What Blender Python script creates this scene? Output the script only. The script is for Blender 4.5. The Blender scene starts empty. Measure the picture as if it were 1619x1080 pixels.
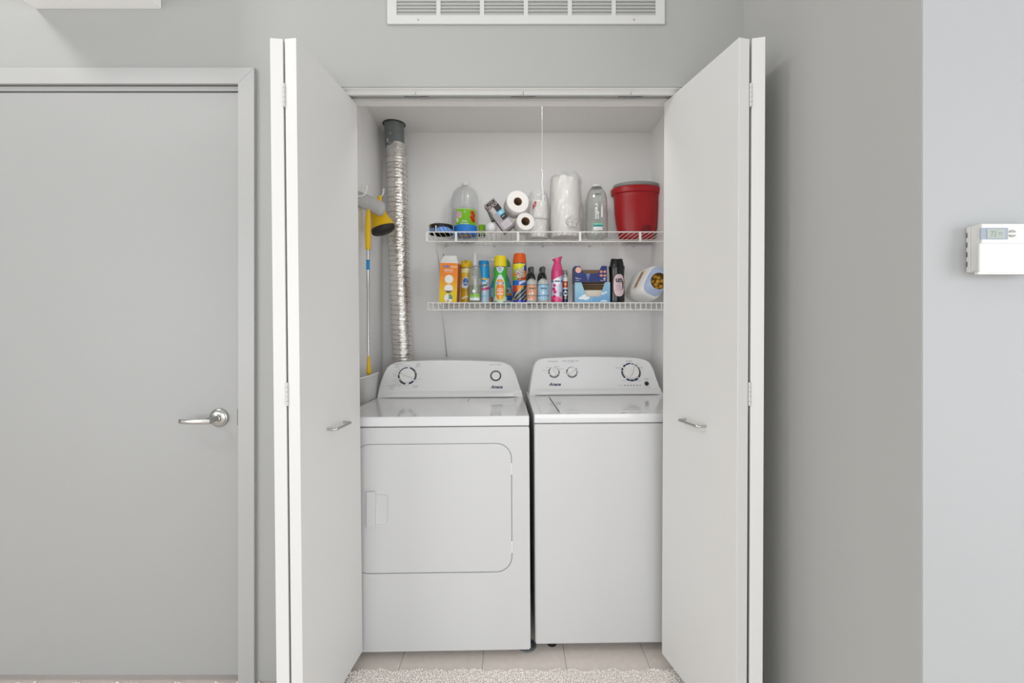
import bpy, bmesh, math, random
import numpy as np
from mathutils import Vector, Matrix
random.seed(7)
PI = math.pi
scene = bpy.context.scene
COL = scene.collection

# ------------------------------------------------------------------ camera, light, exposure
CX, CY, F, H = 809.5, 517.0, 700.0, 1.25
cam_d = bpy.data.cameras.new('camera'); cam = bpy.data.objects.new('camera', cam_d); COL.objects.link(cam)
cam.location = (0, 0, H); cam.rotation_euler = (PI/2, 0, 0)
cam_d.sensor_width = 36; cam_d.lens = F/1619*36
cam_d.shift_y = -(540-CY)/1619
cam_d.clip_start = 0.02
scene.camera = cam

world = bpy.data.worlds.new('world'); scene.world = world; world.use_nodes = True
world.node_tree.nodes['Background'].inputs[0].default_value = (0.93, 0.97, 1.0, 1)
world.node_tree.nodes['Background'].inputs[1].default_value = 0.55

def area(name, loc, target, size, power, color=(1, 1, 1), sy=None):
    l = bpy.data.lights.new(name, 'AREA'); l.energy = power; l.color = color
    l.shape = 'RECTANGLE'; l.size = size; l.size_y = sy or size
    o = bpy.data.objects.new(name, l); COL.objects.link(o)
    o.location = loc
    o.rotation_euler = (Vector(target)-Vector(loc)).to_track_quat('-Z', 'Y').to_euler()
    return o
area('ceiling_light', (-2.55, 0.0, 3.5), (-0.9, 1.6, 1.4), 0.5, 26, (1, 0.99, 0.98))
area('fill_light', (0.1, -3.6, 1.35), (0.0, 1.6, 1.3), 4.0, 76, (0.94, 0.975, 1.0), 2.2)  # broad soft light from behind the camera, for the unseen windows
area('fill_light', (3.1, -1.4, 1.2), (-0.5, 1.5, 1.3), 2.0, 50, (0.94, 0.975, 1.0), 2.2)  # side fill added to brighten the left bifold's inner face
area('fill_light', (-3.9, -2.6, 1.2), (0.5, 1.5, 1.3), 2.4, 82, (0.96, 0.98, 1.0), 2.2)  # side fill added to brighten the right bifold's inner face and side wall
area('closet_fill', (0.14, 1.84, 2.368), (0.05, 2.2, 0.9), 0.18, 3.3, (1, 0.985, 0.96))  # fill added to brighten the closet; no lit lamp known there

vs = scene.view_settings
vs.view_transform = 'Standard'; vs.look = 'None'; vs.gamma = 1; vs.use_curve_mapping = False
vs.exposure = 0.05

# ------------------------------------------------------------------ helpers
def lin(c):
    if isinstance(c, str):
        c = [int(c[i:i+2], 16)/255 for i in (0, 2, 4)]
    return tuple((x/12.92 if x <= 0.04045 else ((x+0.055)/1.055)**2.4) for x in c)

def mat(name, c, rough=0.5, metal=0.0, var=0.0, vscale=8.0, bump=0.0, bscale=200.0, spec=0.5, coat=0.0):
    m = bpy.data.materials.new(name); m.use_nodes = True
    nt = m.node_tree; b = nt.nodes['Principled BSDF']
    L = lin(c)
    b.inputs['Base Color'].default_value = (*L, 1)
    b.inputs['Roughness'].default_value = rough; b.inputs['Metallic'].default_value = metal
    b.inputs['Specular IOR Level'].default_value = spec
    if coat: b.inputs['Coat Weight'].default_value = coat; b.inputs['Coat Roughness'].default_value = 0.08
    tc = nt.nodes.new('ShaderNodeTexCoord')
    if var:
        n = nt.nodes.new('ShaderNodeTexNoise'); n.inputs['Scale'].default_value = vscale; n.inputs['Detail'].default_value = 4
        nt.links.new(tc.outputs['Object'], n.inputs['Vector'])
        r = nt.nodes.new('ShaderNodeMix'); r.data_type = 'RGBA'
        r.inputs[6].default_value = (*[x*(1-var) for x in L], 1); r.inputs[7].default_value = (*[min(1, x*(1+var)) for x in L], 1)
        nt.links.new(n.outputs['Fac'], r.inputs[0]); nt.links.new(r.outputs[2], b.inputs['Base Color'])
    if bump:
        n = nt.nodes.new('ShaderNodeTexNoise'); n.inputs['Scale'].default_value = bscale; n.inputs['Detail'].default_value = 3
        nt.links.new(tc.outputs['Object'], n.inputs['Vector'])
        bp = nt.nodes.new('ShaderNodeBump'); bp.inputs['Strength'].default_value = bump; bp.inputs['Distance'].default_value = 0.002
        nt.links.new(n.outputs['Fac'], bp.inputs['Height']); nt.links.new(bp.outputs['Normal'], b.inputs['Normal'])
    return m

def painted(name, rough=0.35):
    m = bpy.data.materials.new(name); m.use_nodes = True
    nt = m.node_tree; b = nt.nodes['Principled BSDF']; b.inputs['Roughness'].default_value = rough
    a = nt.nodes.new('ShaderNodeAttribute'); a.attribute_name = 'Col'
    nt.links.new(a.outputs['Color'], b.inputs['Base Color'])
    return m

def clear(name, tint='f4f6f6', body='e8eaea', solid=0.12, gloss=0.08, rough=0.08, wr=0.0, wscale=30, min_refl=0.04):
    """thin clear plastic: see-through, a little milk, a fresnel sheen"""
    m = bpy.data.materials.new(name); m.use_nodes = True
    nt = m.node_tree; nt.nodes.clear()
    out = nt.nodes.new('ShaderNodeOutputMaterial')
    tr = nt.nodes.new('ShaderNodeBsdfTransparent'); tr.inputs[0].default_value = (*lin(tint), 1)
    df = nt.nodes.new('ShaderNodeBsdfDiffuse'); df.inputs[0].default_value = (*lin(body), 1)
    gl = nt.nodes.new('ShaderNodeBsdfGlossy'); gl.inputs['Roughness'].default_value = rough
    m1 = nt.nodes.new('ShaderNodeMixShader'); m1.inputs[0].default_value = solid
    nt.links.new(tr.outputs[0], m1.inputs[1]); nt.links.new(df.outputs[0], m1.inputs[2])
    m2 = nt.nodes.new('ShaderNodeMixShader')
    lw = nt.nodes.new('ShaderNodeLayerWeight'); lw.inputs[0].default_value = 0.25
    ad = nt.nodes.new('ShaderNodeMath'); ad.operation = 'MULTIPLY_ADD'; ad.inputs[1].default_value = 0.6; ad.inputs[2].default_value = min_refl
    nt.links.new(lw.outputs['Facing'], ad.inputs[0]); nt.links.new(ad.outputs[0], m2.inputs[0])
    nt.links.new(m1.outputs[0], m2.inputs[1]); nt.links.new(gl.outputs[0], m2.inputs[2])
    if wr:
        tc = nt.nodes.new('ShaderNodeTexCoord')
        n = nt.nodes.new('ShaderNodeTexNoise'); n.inputs['Scale'].default_value = wscale; n.inputs['Detail'].default_value = 3; n.inputs['Distortion'].default_value = 1.5
        nt.links.new(tc.outputs['Object'], n.inputs['Vector'])
        bp = nt.nodes.new('ShaderNodeBump'); bp.inputs['Strength'].default_value = wr; bp.inputs['Distance'].default_value = 0.01
        nt.links.new(n.outputs['Fac'], bp.inputs['Height'])
        nt.links.new(bp.outputs['Normal'], gl.inputs['Normal']); nt.links.new(bp.outputs['Normal'], df.inputs['Normal'])
    nt.links.new(m2.outputs[0], out.inputs[0])
    return m

def gx(x, Y): return (x-CX)*Y/F
def gz(y, Y): return H-(y-CY)*Y/F
def P(x, y, Y): return Vector((gx(x, Y), Y, gz(y, Y)))

class MB:
    def __init__(s): s.v = []; s.f = []; s.mi = []; s.c = []; s.cur = 0; s.m = Matrix.Identity(4)
    def add(s, vs_, fs_, cols=None):
        o = len(s.v)
        s.v += [s.m @ Vector(p) for p in vs_]
        for i, f in enumerate(fs_):
            s.f.append([k+o for k in f]); s.mi.append(s.cur)
            s.c.append(cols[i] if cols else None)
        return s
    def box(s, x0, x1, y0, y1, z0, z1):
        return s.add([(x0,y0,z0),(x1,y0,z0),(x1,y1,z0),(x0,y1,z0),(x0,y0,z1),(x1,y0,z1),(x1,y1,z1),(x0,y1,z1)],
              [(0,3,2,1),(4,5,6,7),(0,1,5,4),(1,2,6,5),(2,3,7,6),(3,0,4,7)])
    def lathe(s, prof, n=32, sx=1, sy=1, cap=True, cx=0, cy=0, sq=None):
        vs_, fs_ = [], []
        for (r, z) in prof:
            for k in range(n):
                a = 2*PI*k/n; ca, sa = math.cos(a), math.sin(a)
                if sq:
                    e = 2/sq; ca = math.copysign(abs(ca)**e, ca); sa = math.copysign(abs(sa)**e, sa)
                vs_.append((cx+r*sx*ca, cy+r*sy*sa, z))
        for i in range(len(prof)-1):
            for k in range(n):
                a, b = i*n+k, i*n+(k+1) % n
                fs_.append((a, b, b+n, a+n))
        if cap:
            fs_.append(tuple(range(n-1, -1, -1)))
            o = (len(prof)-1)*n; fs_.append(tuple(range(o, o+n)))
        return s.add(vs_, fs_)
    def tube(s, pts, r, n=8, cap=True):
        pts = [Vector(p) for p in pts]; rs = r if isinstance(r, (list, tuple)) else [r]*len(pts)
        vs_, fs_ = [], []
        up = None
        for i, p in enumerate(pts):
            t = (pts[min(i+1, len(pts)-1)]-pts[max(i-1, 0)]).normalized()
            if up is None:
                up = Vector((0, 0, 1)) if abs(t.z) < 0.9 else Vector((1, 0, 0))
            a = t.cross(up).normalized(); b = a.cross(t).normalized(); up = b
            for k in range(n):
                w = 2*PI*k/n
                vs_.append(p+(a*math.cos(w)+b*math.sin(w))*rs[i])
        for i in range(len(pts)-1):
            for k in range(n):
                a, b = i*n+k, i*n+(k+1) % n
                fs_.append((a, b, b+n, a+n))
        if cap:
            fs_.append(tuple(range(n-1, -1, -1))); o = (len(pts)-1)*n; fs_.append(tuple(range(o, o+n)))
        return s.add(vs_, fs_)
    def prism(s, poly, y0, y1):
        """polygon in XZ pushed along Y (y0 front)"""
        n = len(poly)
        vs_ = [(x, y0, z) for x, z in poly]+[(x, y1, z) for x, z in poly]
        fs_ = [tuple(range(n)), tuple(range(2*n-1, n-1, -1))]
        for k in range(n):
            b = (k+1) % n; fs_.append((k, k+n, b+n, b))
        return s.add(vs_, fs_)
    def sphere(s, c, r, n=20, m=12, sx=1, sy=1, sz=1):
        prof = [(max(1e-5, r*math.sin(PI*i/m)), -r*math.cos(PI*i/m)) for i in range(m+1)]
        old = s.m; s.m = old @ Matrix.Translation(c) @ Matrix.Diagonal((sx, sy, sz, 1))
        s.lathe(prof, n); s.m = old
        return s
    def build(s, name, mats, parent=None, smooth=None, bevel=0.0, bseg=2, sub=0, fixn=True, solid=0):
        me = bpy.data.meshes.new(name)
        me.from_pydata([tuple(v) for v in s.v], [], s.f)
        if not isinstance(mats, (list, tuple)): mats = [mats]
        for m in mats: me.materials.append(m)
        if len(mats) > 1: me.polygons.foreach_set('material_index', s.mi)
        if any(c is not None for c in s.c):
            at = me.color_attributes.new('Col', 'FLOAT_COLOR', 'CORNER')
            for p, c in zip(me.polygons, s.c):
                for li in p.loop_indices: at.data[li].color = (*(c or (1, 1, 1)), 1)
        if fixn:
            bm = bmesh.new(); bm.from_mesh(me); bmesh.ops.remove_doubles(bm, verts=bm.verts, dist=1e-6)
            bmesh.ops.recalc_face_normals(bm, faces=bm.faces); bm.to_mesh(me); bm.free()
        return link(me, name, parent, smooth, bevel, bseg, sub, solid)

def link(me, name, parent=None, smooth=None, bevel=0.0, bseg=2, sub=0, solid=0):
    o = bpy.data.objects.new(name, me); COL.objects.link(o)
    if parent: o.parent = parent
    if solid:
        md = o.modifiers.new('s', 'SOLIDIFY'); md.thickness = solid; md.offset = 0
    if bevel:
        md = o.modifiers.new('b', 'BEVEL'); md.width = bevel; md.segments = bseg; md.limit_method = 'ANGLE'; md.angle_limit = math.radians(40)
        if smooth is None: smooth = 40
    if sub:
        md = o.modifiers.new('u', 'SUBSURF'); md.levels = sub; md.render_levels = sub
    if smooth is not None:
        me.shade_smooth()
        me.set_sharp_from_angle(angle=math.radians(smooth))
    return o

def tag(o, label, cat, group=None):
    o['label'] = label; o['category'] = cat
    if group: o['group'] = group
    return o
def thing(name, label, cat, loc=(0, 0, 0), rot=(0, 0, 0), group=None):
    o = bpy.data.objects.new(name, None); COL.objects.link(o); o.location = loc; o.rotation_euler = rot
    o.empty_display_size = 0.02
    return tag(o, label, cat, group)
def struct(o): o['kind'] = 'structure'; return o
def stuff(o): o['kind'] = 'stuff'; return o
def mtx(o):
    return Matrix.Translation(o.location) @ o.rotation_euler.to_matrix().to_4x4()

def plate(outlines, depth, bevel=0.0, bres=1):
    """flat 2D outlines (later ones are holes) -> solid in XZ, front at y=0, back at y=depth"""
    cu = bpy.data.curves.new('t', 'CURVE'); cu.dimensions = '2D'; cu.fill_mode = 'BOTH'
    cu.extrude = depth/2-bevel; cu.bevel_depth = bevel; cu.bevel_resolution = bres; cu.offset = -bevel
    for pts in outlines:
        sp = cu.splines.new('POLY'); sp.points.add(len(pts)-1)
        for q, (x, z) in zip(sp.points, pts): q.co = (x, z, 0, 1)
        sp.use_cyclic_u = True
    ob = bpy.data.objects.new('t', cu)
    me = bpy.data.meshes.new_from_object(ob)
    bpy.data.objects.remove(ob); bpy.data.curves.remove(cu)
    me.transform(Matrix(((1, 0, 0, 0), (0, 0, -1, depth/2), (0, 1, 0, 0), (0, 0, 0, 1))))
    me.materials.clear()
    return me
def plate_obj(name, outlines, depth, m, parent=None, bevel=0.0, at=(0, 0, 0), smooth=35):
    me = plate(outlines, depth, bevel); me.materials.append(m)
    me.transform(Matrix.Translation(at) if not isinstance(at, Matrix) else at)
    me.name = name
    return link(me, name, parent, smooth)
def rect(x0, x1, z0, z1): return [(x0, z0), (x1, z0), (x1, z1), (x0, z1)]
def rrect(x0, x1, z0, z1, r, n=8):
    out = []
    for (cx_, cz_, a0) in ((x1-r, z0+r, -PI/2), (x1-r, z1-r, 0), (x0+r, z1-r, PI/2), (x0+r, z0+r, PI)):
        for k in range(n+1):
            a = a0+PI/2*k/n; out.append((cx_+r*math.cos(a), cz_+r*math.sin(a)))
    return out
def circ(x, z, r, n=32, rz=None): return [(x+r*math.cos(2*PI*k/n), z+(rz or r)*math.sin(2*PI*k/n)) for k in range(n)]

def glyphs(text, height, width=None, shear=0.0, bold=0.0, align='CENTER'):
    cu = bpy.data.curves.new('t', 'FONT'); cu.body = text; cu.size = 1; cu.align_x = align; cu.resolution_u = 2
    cu.shear = shear; cu.offset = bold
    ob = bpy.data.objects.new('t', cu); me = bpy.data.meshes.new_from_object(ob)
    vs_ = [(v.co.x, v.co.y) for v in me.vertices]; fs_ = [tuple(p.vertices) for p in me.polygons]
    bpy.data.objects.remove(ob); bpy.data.curves.remove(cu); bpy.data.meshes.remove(me)
    if not vs_: return [], []
    y0 = min(v[1] for v in vs_); y1 = max(v[1] for v in vs_); x0 = min(v[0] for v in vs_); x1 = max(v[0] for v in vs_)
    sz = height/(y1-y0); sx_ = (width/(x1-x0)) if width else sz
    mx = (x0+x1)/2 if align == 'CENTER' else x0
    return [((v[0]-mx)*sx_, (v[1]-(y0+y1)/2)*sz) for v in vs_], fs_

def flat(y=-0.0004): return lambda u, v: (u, y, v)
def cyl(R, cx=0, cy=0):
    return lambda u, v: (cx+R*math.sin(u/R), cy-R*math.cos(u/R), v)
def write(name, items, mapfn, m, parent):
    """items: (text, u, v, height, width, rot_deg, shear, bold)"""
    b = MB()
    for it in items:
        t, u, v, h = it[:4]; w = it[4] if len(it) > 4 else None; rot = math.radians(it[5]) if len(it) > 5 else 0
        sh = it[6] if len(it) > 6 else 0; bo = it[7] if len(it) > 7 else 0
        vs_, fs_ = glyphs(t, h, w, sh, bo)
        c, s_ = math.cos(rot), math.sin(rot)
        b.add([mapfn(u+a*c-d*s_, v+a*s_+d*c) for a, d in vs_], fs_)
    return b.build(name, m, parent, fixn=False)
def sheet(name, mapfn, u0, u1, v0, v1, nu, nv, colfn, m, parent):
    b = MB(); vs_ = []; fs_ = []; cs = []
    for j in range(nv+1):
        for i in range(nu+1):
            vs_.append(mapfn(u0+(u1-u0)*i/nu, v0+(v1-v0)*j/nv))
    for j in range(nv):
        for i in range(nu):
            a = j*(nu+1)+i
            fs_.append((a, a+1, a+nu+2, a+nu+1))
            cs.append(lin(colfn(u0+(u1-u0)*(i+.5)/nu, v0+(v1-v0)*(j+.5)/nv)))
    b.add(vs_, fs_, cs)
    return b.build(name, m, parent, smooth=60, fixn=False)
def inell(u, v, cu, cv, ru, rv, rot=0):
    c, s_ = math.cos(rot), math.sin(rot); du, dv = u-cu, v-cv
    return ((du*c+dv*s_)/ru)**2+((-du*s_+dv*c)/rv)**2 < 1
def mixc(a, b, t):
    A = [int(a[i:i+2], 16) for i in (0, 2, 4)]; B = [int(b[i:i+2], 16) for i in (0, 2, 4)]; t = max(0, min(1, t))
    return ''.join('%02x' % int(x+(y-x)*t) for x, y in zip(A, B))

# ------------------------------------------------------------------ materials
M = dict(
    wall=mat('grey_wall_paint', 'a5a5a3', 0.6, var=0.012, vscale=3, bump=0.05, bscale=350),
    white_wall=mat('closet_white_paint', 'f3f2f1', 0.65, var=0.012, vscale=3, bump=0.05, bscale=350),
    ceil=mat('ceiling_paint', 'dcdbd8', 0.8),
    door=mat('bifold_white_satin', 'dad9d7', 0.42, var=0.008, vscale=5, bump=0.03, bscale=120),
    slab=mat('door_pale_grey', 'a2a2a1', 0.45, var=0.008, vscale=5, bump=0.03, bscale=120),
    side_wall=mat('grey_wall_paint_lit', 'b6b6b4', 0.6, var=0.012, vscale=3, bump=0.05, bscale=350),  # same grey paint as the back wall, lightened to stand for more light
    console=mat('console_white', 'ebebeb', 0.28),
    jamb=mat('jamb_white', 'efeeec', 0.5),
    dframe=mat('door_frame_paint', 'b0b0af', 0.4),
    frame=mat('frame_white_gloss', 'c9c9c7', 0.35),
    near_wall=mat('grey_wall_paint_near', 'a9aaab', 0.6, var=0.01, vscale=3, bump=0.05, bscale=350),  # same grey paint, made lighter and cooler for the light reaching it
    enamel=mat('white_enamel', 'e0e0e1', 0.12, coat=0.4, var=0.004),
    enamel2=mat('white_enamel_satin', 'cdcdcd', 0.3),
    plasticw=mat('white_plastic', 'ecebe9', 0.3),
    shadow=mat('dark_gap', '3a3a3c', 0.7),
    dark=mat('black_plastic', '1c1c1e', 0.3),
    greyring=mat('charcoal_ring', '45464b', 0.4),
    navy=mat('navy_print', '1f2a55', 0.4),
    ink=mat('grey_ink', '8e9096', 0.5),
    inkd=mat('dark_ink', '2b2b30', 0.5),
    inkw=mat('white_ink', 'f3f3f2', 0.5),
    chrome=mat('satin_chrome', 'c4c4c2', 0.22, metal=1.0),
    nickel=mat('brushed_nickel', 'b9b8b5', 0.28, metal=1.0, bump=0.05, bscale=300),
    galv=mat('galvanised_steel', '858c8c', 0.45, metal=0.6, var=0.18, vscale=60),
    wire=mat('white_vinyl_wire', 'e9e8e4', 0.35),
    vinyl=mat('vinyl_tile', 'ece2da', 0.4, var=0.10, vscale=45),
    grout=mat('tile_joint', '8f8780', 0.7),
    carpet=mat('carpet_backing', 'e9dfd7', 0.95, var=0.05, vscale=60),
    pile=mat('carpet_pile', 'fdf5ef', 0.95, var=0.05, vscale=90),
    yellow=mat('yellow_plastic', 'e9bd12', 0.4, var=0.03),
    rubber=mat('black_rubber', '262422', 0.6),
    alu=mat('aluminium_pole', 'c9c9c9', 0.25, metal=0.9),
    bluetape=mat('blue_masking_tape', '1f7bd0', 0.55, var=0.05, vscale=80, bump=0.1, bscale=400),
    blues=mat('blue_sticker', '1787cf', 0.4),
    fuzz=mat('grey_microfibre', 'bdbcba', 0.95, var=0.3, vscale=220, bump=0.8, bscale=260),
    red=mat('red_plastic', 'a50e17', 0.38, var=0.03, vscale=10),
    reddark=mat('deep_red_recess', '7c0d12', 0.5),
    greyp=mat('grey_plastic', '92928f', 0.4),
    paper=mat('tissue_paper', 'f3f0ec', 0.9, bump=0.3, bscale=350),
    card=mat('cardboard', '9a7e60', 0.85, var=0.06, vscale=40),
    cardw=mat('white_cardboard', 'eceae6', 0.7),
    cream=mat('cream_cardboard', 'd9d0c2', 0.7),
    lime=mat('lime_plastic', '8fd01a', 0.35),
    print=painted('printed_gloss', 0.22),
    printm=painted('printed_card', 0.5),
    clear=clear('clear_plastic', solid=0.08),
    clearb=clear('clear_bottle', tint='f3f5f3', body='d4d8d6', solid=0.16, min_refl=0.07),
    milky=clear('milky_plastic', tint='fcfdfd', body='f6f7f7', solid=0.26, rough=0.25, min_refl=0.03),
    frost=clear('frosted_plastic', tint='fafafa', body='f0f0f0', solid=0.6, rough=0.25),
    film=clear('crumpled_film', tint='ffffff', body='ffffff', solid=0.17, rough=0.12, wr=1.0, wscale=25, min_refl=0.06),
    liquid=clear('green_liquid', tint='a9b488', body='8c9a68', solid=0.55, rough=0.1),
    water=clear('clear_liquid', tint='f8fafa', body='e8ecec', solid=0.08, rough=0.1),
    smoke=clear('smoky_plastic', tint='8a8a8a', body='4a4a4c', solid=0.55, rough=0.15),
    orange=mat('orange_cap', 'd95a12', 0.35),
    bulb=mat('frosted_bulb', 'e6e8e9', 0.15, coat=0.5),
    lcd=mat('lcd_panel', '959d96', 0.3),
    lcdf=mat('lcd_bezel', '848e9b', 0.3),
    btn=mat('grey_button', '9b9a94', 0.5),
    stone=mat('thermostat_white', 'd9d8d5', 0.4),
    bin=mat('pale_grey_plastic', 'cfcfcd', 0.4),
    cord=mat('white_cord', 'f2f1ee', 0.6),
    pods=mat('amber_pods', 'b98a28', 0.4, var=0.3, vscale=40),
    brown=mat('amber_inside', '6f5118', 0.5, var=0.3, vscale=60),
    pblue=mat('periwinkle_plastic', 'b3c2e0', 0.3),
    pink=mat('pink_plastic', 'd4467c', 0.3),
)
foil = mat('foil_duct', 'e6e2dd', 0.17, metal=1.0)
nt = foil.node_tree; b_ = nt.nodes['Principled BSDF']
tc = nt.nodes.new('ShaderNodeTexCoord'); mp = nt.nodes.new('ShaderNodeMapping'); mp.inputs['Scale'].default_value = (60, 60, 420)
nz = nt.nodes.new('ShaderNodeTexNoise'); nz.inputs['Scale'].default_value = 1.0; nz.inputs['Detail'].default_value = 3; nz.inputs['Distortion'].default_value = 0.6
bp = nt.nodes.new('ShaderNodeBump'); bp.inputs['Strength'].default_value = 0.6; bp.inputs['Distance'].default_value = 0.0025
nt.links.new(tc.outputs['Object'], mp.inputs[0]); nt.links.new(mp.outputs[0], nz.inputs['Vector'])
nt.links.new(nz.outputs['Fac'], bp.inputs['Height']); nt.links.new(bp.outputs[0], b_.inputs['Normal'])
M['foil'] = foil

# ------------------------------------------------------------------ the setting
YW, YB = 1.549, 1.683          # room face and closet face of the front partition
YR = 2.61                      # closet rear wall
XL, XR = -0.761, 0.82          # closet side walls
JL, JR = -0.735, 0.802         # door opening
ZH = 2.09                      # header underside
CZ = 2.3955                    # closet ceiling
RC = 3.6                       # room ceiling
DX0, DX1, DZ1 = -1.905, -0.951, 2.078   # clear opening of the left door frame
for q_ in ((-4.5, DX0, 0, RC), (DX1, JL, 0, RC), (DX0, DX1, DZ1+.02, RC), (JL, JR, ZH, RC), (JR, 0.97, 0, RC)):
    w = MB(); w.box(q_[0], q_[1], YW, YB, q_[2], q_[3]); struct(w.build('wall_back', M['wall']))
w = MB(); w.box(XL-.1, XL, YB, YR+.1, 0, RC); struct(w.build('wall_left', M['white_wall']))
w = MB(); w.box(JL, JR, YW+.006, YB, ZH-.0015, ZH); w.box(JL, JL+.0015, YW+.006, YB, 0, ZH-.0016); w.box(JR-.0015, JR, YW+.006, YB, 0, ZH-.0016); struct(w.build('trim_1', M['jamb']))
w = MB(); w.box(XR, XR+.1, YB, YR+.1, 0, RC); struct(w.build('wall_right', M['white_wall']))
w = MB(); w.box(XL, XR, YR, YR+.1, 0, RC); struct(w.build('wall_rear', M['white_wall']))
w = MB(); w.box(XL, XR, YB, YR, CZ, CZ+.05); struct(w.build('ceiling', M['white_wall']))
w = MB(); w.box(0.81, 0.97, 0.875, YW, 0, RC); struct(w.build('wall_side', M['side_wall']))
w = MB(); w.box(0.811, 3.6, 0.874, 0.99, 0, RC); struct(w.build('wall_near', M['near_wall']))
w = MB(); w.box(-4.5, 3.6, -5.0, YB, RC, RC+.1); struct(w.build('ceiling', M['ceil']))
w = MB(); w.box(-4.5, -4.4, -5.0, YW, 0, RC); struct(w.build('wall_far_left', M['wall']))
# bulkhead box, top left
w = MB(); w.box(-1.666, -1.226, YW-0.32, YW, 2.362, RC); struct(w.build('wall_bulkhead', mat('bulkhead_white', 'f8f8f6', .5), bevel=.002))

# carpeted floor with pile, closet floor with vinyl tiles
w = MB(); w.box(-4.5, 3.6, -5, 1.603, -0.03, 0.006); carpet = struct(w.build('floor', M['carpet']))
rng = np.random.default_rng(3)
def pile(x0, x1, y0, y1, sp, name, hgt=0.010):
    nx, ny = int((x1-x0)/sp), int((y1-y0)/sp); N = nx*ny
    X = np.repeat(np.arange(nx), ny)*sp+x0+rng.uniform(-.5, .5, N)*sp
    Y = np.tile(np.arange(ny), nx)*sp+y0+rng.uniform(-.5, .5, N)*sp
    Y = np.where(Y > y1-.012, Y+0.004*np.sin(X*90)+0.004*np.sin(X*37+1), Y)
    hh = hgt*rng.uniform(.75, 1.2, N); r = sp*rng.uniform(.5, .75, N); ph = rng.uniform(0, 2*PI, N)
    lx, ly = rng.normal(0, .0018, N), rng.normal(0, .0018, N)
    n = 4; V = np.zeros((N, n*2+1, 3))
    for k in range(n):
        a = ph+2*PI*k/n
        V[:, k, 0] = X+r*np.cos(a)*.8; V[:, k, 1] = Y+r*np.sin(a)*.8; V[:, k, 2] = .004
        V[:, n+k, 0] = X+lx*.7+r*np.cos(a+.5); V[:, n+k, 1] = Y+ly*.7+r*np.sin(a+.5); V[:, n+k, 2] = .004+hh*.7
    V[:, 2*n, 0] = X+lx; V[:, 2*n, 1] = Y+ly; V[:, 2*n, 2] = .004+hh
    fs = []
    for k in range(n):
        b = (k+1) % n
        fs += [(k, b, n+b), (k, n+b, n+k), (n+k, n+b, 2*n)]
    fs = np.array(fs); Fc = (fs[None]+(np.arange(N)*(2*n+1))[:, None, None]).reshape(-1, 3)
    me = bpy.data.meshes.new(name); me.vertices.add(N*(2*n+1)); me.vertices.foreach_set('co', V.ravel())
    me.loops.add(Fc.size); me.loops.foreach_set('vertex_index', Fc.ravel().astype(np.int32))
    me.polygons.add(len(Fc)); me.polygons.foreach_set('loop_start', np.arange(len(Fc), dtype=np.int32)*3)
    me.update(); me.validate(); me.materials.append(M['pile'])
    return stuff(link(me, name, carpet, 60))
pile(-0.72, 0.79, 1.25, 1.603, .0043, 'carpet_pile', .008)
pile(-2.0, -0.72, 1.25, 1.545, .0062, 'carpet_pile', .009)

w = MB(); w.box(XL, XR, 1.55, YR, -0.03, -0.0015); cf = struct(w.build('floor', M['grout']))
tx = [-0.75, -0.413, -0.109, 0.200, 0.506, 0.812]; ty = [1.56, 1.80, 2.105, 2.41, 2.605]
for i in range(5):
    for j in range(4):
        t = MB(); g = .0009
        t.box(tx[i]+g, tx[i+1]-g, ty[j]+g, ty[j+1]-g, -.0014, random.uniform(0, .0003)); t.build('tile', M['vinyl'], cf, bevel=.0004, bseg=1)

# --- left door in its pressed frame
st = struct(bpy.data.objects.new('door_1', None)); COL.objects.link(st); st.location = (-1.41, YW, 0.015)
X0, X1, ZT = DX0+1.41, DX1+1.41, DZ1-.015
sl = MB(); sl.box(X0+.004, X1-.0045, -.003, .040, .020, ZT-.010); slab = sl.build('door_panel', M['slab'], st, bevel=.001, bseg=1)
fo = .0565
me = plate_obj('door_frame', [[(X0-fo, -.01), (X0, -.01), (X0, ZT+.0165), (X1, ZT+.0165), (X1, -.01), (X1+fo, -.01), (X1+fo, ZT+fo+.016), (X0-fo, ZT+fo+.016)]], .0135, M['dframe'], st, bevel=.0015, at=(0, -.0135, 0))
fb = MB(); fb.box(X1, X1+.012, .0, .13, 0, ZT+.016); fb.box(X0-.012, X0, .0, .13, 0, ZT+.016); fb.box(X0, X1, .004, .13, ZT, ZT+.016)
fb.build('frame_rebate', M['dframe'], st)
mi = MB(); mi.tube([(X1+.001, -.0137, ZT+.018), (X1+fo-.001, -.0137, ZT+fo+.014)], .0003, 4); mi.build('mitre_joint', M['ink'], st)
hx, hz = gx(348, YW)+1.41, gz(660, YW)-.015
mlev = Matrix.Translation((hx, -.003, hz)) @ Matrix.Rotation(PI/2, 4, 'X')
h = MB(); h.m = mlev; h.lathe([(.0325, 0), (.0325, .004), (.0305, .007), (.027, .0085), (.0265, .011), (.022, .013), (.015, .014), (.0145, .019), (.012, .021)], 40)
rose = h.build('door_handle', M['nickel'], st, smooth=35); rose['label'] = 'brushed nickel lever handle'
h = MB()
h.tube([(hx, -.02, hz), (hx, -.048, hz), (hx-.004, -.056, hz)], [.0105, .0105, .0095], 20)
lp = []
n = 18
for i in range(n+1):
    t = i/n
    x = hx+.006-.112*t; y = -.058-.006*math.sin(PI*t)-(0 if t < .9 else -(t-.9)*.09); z = hz-.002
    lp.append((x, y, z, .0085*(1-.12*t), .0048))
vs_ = []; fs_ = []
for (x, y, z, hh, tt) in lp:
    for k in range(12):
        a = 2*PI*k/12; e = .6
        vs_.append((x, y+tt*math.copysign(abs(math.cos(a))**e, math.cos(a)), z+hh*math.copysign(abs(math.sin(a))**e, math.sin(a))))
for i in range(n):
    for k in range(12): a, b = i*12+k, i*12+(k+1) % 12; fs_.append((a, b, b+12, a+12))
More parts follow.
